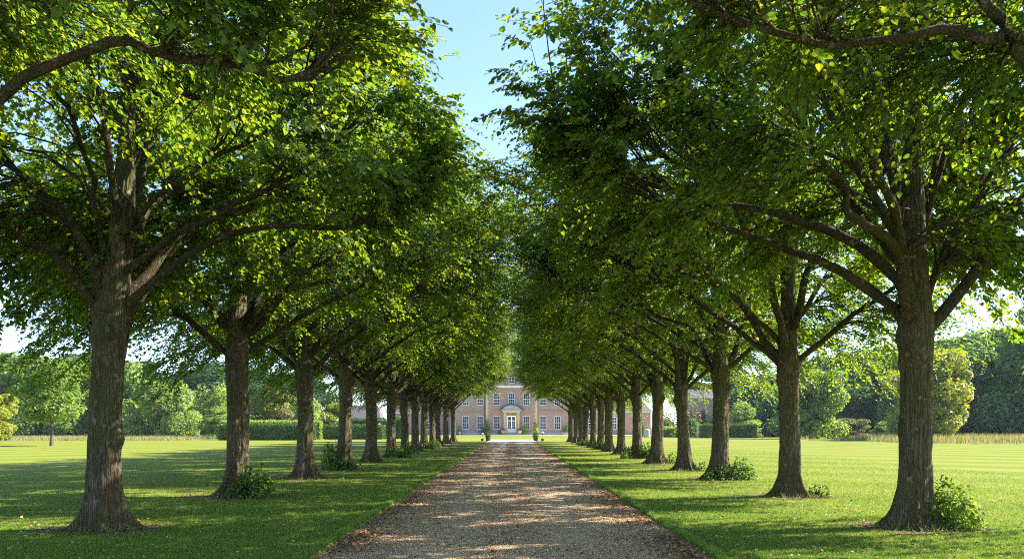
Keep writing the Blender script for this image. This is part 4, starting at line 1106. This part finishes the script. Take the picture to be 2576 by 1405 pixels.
V = np.stack([st[..., 0] * c[:, None] - st[..., 1] * s_[:, None] + x[:, None], st[..., 0] * s_[:, None] + st[..., 1] * c[:, None] + y[:, None], st[..., 2] + (drive_z(x) + sz * .25)[:, None]], -1)
tri = np.array([(0, 2, 4), (2, 1, 4), (1, 3, 4), (3, 0, 4)])
Fc = (tri[None] + (np.arange(n) * 6)[:, None, None]).reshape(-1, 3)
tag(link('gravel_stones', np_mesh('gravel_stones', V.reshape(-1, 3), Fc, 'stones')), 'loose brown and pale gravel stones covering the drive', 'gravel', kind='stuff')

# grass blades on both verges and the near lawn
def blades(n, xlo, xhi, d0, d1, h, power, seedk):
    y = scatter_depth(n, d0, d1, power); x = rng.uniform(xlo, xhi, n) if np.isscalar(xlo) else None
    if x is None: x = xlo(y, rng.random(n))
    a = rng.uniform(0, 6.28, n); hh = h * rng.uniform(.5, 1.35, n) * (1 + .35 * np.array([noise.noise((p * 2.2, q * 2.2, 0)) for p, q in zip(x, y)]))
    w = .0035 * (1 + (y - 9) * .07)
    lean = rng.normal(0, .6, (n, 2)) * hh[:, None]
    for sd, D in ((-1, L_DX), (1, R_DX)):
        for q in D[:8]:
            cx, cy = sd * RX, F * RX / q; an = np.arctan2(y - cy, x - cx)
            rad = .74 + .16 * np.sin(3 * an + q) + .12 * np.sin(7 * an + 2 * q)
            ins = np.hypot((x - cx) / 1.25, y - cy) < rad * rng.uniform(.75, 1.15, n)
            hh = np.where(ins & (rng.random(n) < .93), .001, hh)
    base = np.stack([x, y, np.zeros(n)], 1)
    dx = np.stack([np.cos(a) * w, np.sin(a) * w, np.zeros(n)], 1)
    tip = base + np.stack([lean[:, 0], lean[:, 1], hh], 1)
    V = np.stack([base - dx, base + dx, tip], 1).reshape(-1, 3)
    return V
def span(side):
    def f(y, u):
        lo = 2.5; hi = np.minimum(y * .62 + .5, 17.0)
        return side * (lo + (hi - lo) * u ** 1.4)
    return f
Vs = [blades(260000, span(-1), None, 9, 60, .030, 2.4, 1), blades(260000, span(1), None, 9, 60, .030, 2.4, 2)]
# ragged tufts right on the drive border
def border(side):
    def f(y, u): return side * (DRW + .0 + np.abs(u - .5) * .22)
    return f
Vs += [blades(16000, border(-1), None, 9, 50, .055, 1.8, 3), blades(16000, border(1), None, 9, 50, .055, 1.8, 4)]
tx, ty = [], []
for sd, D in ((-1, L_DX), (1, R_DX)):
    for q in D[:9]:
        m = 260; a = rng.uniform(0, 6.28, m); rr_ = .42 + np.abs(rng.normal(0, .12, m)); tx.append(sd * RX + rr_ * np.cos(a)); ty.append(F * RX / q + rr_ * np.sin(a))
tx, ty = np.concatenate(tx), np.concatenate(ty); n = len(tx); hh = rng.uniform(.05, .16, n); a = rng.uniform(0, 6.28, n)
base = np.stack([tx, ty, np.zeros(n)], 1); dx_ = np.stack([np.cos(a) * .006, np.sin(a) * .006, np.zeros(n)], 1)
Vs.append(np.stack([base - dx_, base + dx_, base + np.stack([rng.normal(0, .05, n), rng.normal(0, .05, n), hh], 1)], 1).reshape(-1, 3))
V = np.vstack(Vs); Fc = np.arange(len(V)).reshape(-1, 3)
tag(link('grass', np_mesh('grass', V, Fc, 'blade')), 'short mown grass blades beside the drive', 'grass', kind='stuff')

# fallen leaves: along drive borders, around trunk feet, sprinkled over verges
P = []
for side in (-1, 1):
    m = 7000; y = scatter_depth(m, 9, 90, 1.7); x = side * (DRW - .12 + np.abs(rng.normal(0, .11, m)) * -1 + rng.normal(0, .05, m))
    kp = np.array([noise.noise((side * 4, q * .7, 0)) + .6 * noise.noise((side * 4, q * 2.3, 5)) for q in y]) > -.12 + rng.normal(0, .12, m)
    x, y = x[kp] - side * rng.random(kp.sum()) ** 3 * .5, y[kp]; P.append(np.stack([x, y, np.full(len(x), -.006)], 1))
    m = 3600; y = scatter_depth(m, 9, 40, 2.0); x = side * rng.uniform(2.6, 11, m); P.append(np.stack([x, y, np.full(m, .036)], 1))
    for dx in (L_DX if side < 0 else R_DX):
        m = 480; a = rng.uniform(0, 6.28, m); r = .38 + np.abs(rng.normal(0, .42, m)); P.append(np.stack([side * RX + r * 1.15 * np.cos(a), ypos(dx) + r * np.sin(a), np.full(m, .03)], 1))
m = 2600; y = scatter_depth(m, 9, 60, 1.8); x = rng.uniform(-2.5, 2.5, m); P.append(np.stack([x, y, drive_z(x) + .012], 1))
P = np.vstack(P); n = len(P)
ax = unit(rng.normal(0, 1, (n, 3)) * [1, 1, .15]); nr = unit(rng.normal(0, .3, (n, 3)) + [0, 0, 1])
V, Fc = leaves(P, ax, nr, rng.uniform(.025, .065, n), width=.35, fold=.1)
tag(link('fallen_leaves', np_mesh('fallen_leaves', V, Fc, 'litter')), 'dry brown fallen leaves along the drive borders and round trunks', 'leaves', kind='stuff')

# bare soil rings round the trunks (irregular, flat dirt)
mb = MB(); pr = random.Random(3)
for side, D in ((-1, L_DX), (1, R_DX)):
    for dx in D:
        cx, cy = side * RX, ypos(dx); k = 40; ph = dx
        v = [(cx, cy, .012)]
        for i in range(k):
            a = 2 * math.pi * i / k; r = .80 + .16 * math.sin(3 * a + ph) + .12 * math.sin(7 * a + 2 * ph) + pr.uniform(-.04, .04)
            v.append((cx + r * 1.25 * math.cos(a), cy + r * math.sin(a), .004))
        mb.add(v, [(0, 1 + i, 1 + (i + 1) % k) for i in range(k)])
tag(mb.build('bare_soil', 'soil'), kind='structure')

# rough meadow strips before the woods
def meadow(x0, x1, y0, y1, n, h):
    x = rng.uniform(x0, x1, n); y = rng.uniform(y0, y1, n)
    kp = np.array([noise.noise((a * .09, b * .2, 3)) for a, b in zip(x, y)]) > -.12
    x = x[kp]; y = y[kp]; n = len(x)
    hh = h * rng.uniform(.5, 1.2, n); a = rng.uniform(0, 3.14, n); w = .03
    base = np.stack([x, y, np.zeros(n)], 1); dx = np.stack([np.cos(a) * w, np.sin(a) * w, np.zeros(n)], 1)
    tip = base + np.stack([rng.normal(0, .12, n), rng.normal(0, .12, n), hh], 1)
    return np.stack([base - dx, base + dx, tip], 1).reshape(-1, 3)
V = np.vstack([meadow(-85, -40, 100, 120, 26000, .5), meadow(-60, -32, 118, 128, 8000, .5), meadow(40, 95, 80, 108, 30000, .85), meadow(36, 60, 98, 112, 8000, .6)])
tag(link('meadow_grass', np_mesh('meadow_grass', V, np.arange(len(V)).reshape(-1, 3), 'meadow')), 'tall pinkish meadow grass in front of the woods', 'grass', kind='stuff')

# thin summer air over the whole park
mb = MB(); mb.box(-260, 260, -40, 330, -1.2, 34)
hz = mb.build('haze', None); tag(hz, 'thin pale summer haze over the park', 'haze', kind='stuff')
hm = bpy.data.materials.new('haze'); hm.use_nodes = True; ht = hm.node_tree
for n_ in list(ht.nodes): ht.nodes.remove(n_)
ho = ht.nodes.new('ShaderNodeOutputMaterial'); hv = ht.nodes.new('ShaderNodeVolumePrincipled')
hv.inputs['Color'].default_value = (.80, .88, 1, 1); hv.inputs['Density'].default_value = .00016; hv.inputs['Anisotropy'].default_value = 0
ht.links.new(hv.outputs[0], ho.inputs['Volume']); hz.data.materials.append(hm)

# ------------------------------------------------------------------ light, sky, camera
SUN_EL, SUN_AZ = 37.0, -15.0     # azimuth measured from +X towards the camera; negative = beyond, on the right
w = bpy.data.worlds.new('World'); SC.world = w; w.use_nodes = True
nt = w.node_tree; bg = nt.nodes['Background']
sky = nt.nodes.new('ShaderNodeTexSky'); sky.sky_type = 'NISHITA'; sky.sun_disc = False
sx, sy = math.cos(R(SUN_AZ)), -math.sin(R(SUN_AZ))    # horizontal direction to the sun
sky.sun_elevation = R(SUN_EL); sky.sun_rotation = math.atan2(sx, sy)
sky.air_density = .75; sky.dust_density = .3; sky.ozone_density = 2.6
nt.links.new(sky.outputs[0], bg.inputs[0]); bg.inputs[1].default_value = .13
sl = bpy.data.lights.new('sun', 'SUN'); sl.energy = 5.0; sl.angle = R(.53); sl.color = (1, .93, .80)
so = bpy.data.objects.new('sun', sl); COL.objects.link(so)
dv = Vector((sx * math.cos(R(SUN_EL)), sy * math.cos(R(SUN_EL)), math.sin(R(SUN_EL))))
so.rotation_euler = dv.to_track_quat('Z', 'Y').to_euler(); so.location = dv * 60

cam = bpy.data.cameras.new('camera'); co = bpy.data.objects.new('camera', cam); COL.objects.link(co)
co.location = (0, 0, 1.6); co.rotation_euler = (R(90), 0, 0)
cam.sensor_width = 36; cam.lens = F / 2576 * 36; cam.shift_y = (1073.5 - 702.5) / 2576; cam.shift_x = .0004
cam.clip_start = .05; cam.clip_end = 6000
SC.camera = co
SC.view_settings.view_transform = 'Standard'; SC.view_settings.look = 'None'
SC.view_settings.exposure = 1.9; SC.view_settings.gamma = 1.0
cy = SC.cycles
cy.max_bounces = 10; cy.diffuse_bounces = 7; cy.glossy_bounces = 2; cy.transmission_bounces = 7; cy.transparent_max_bounces = 4
cy.use_denoising = False; cy.filter_width = 1.1; cy.sample_clamp_indirect = 8
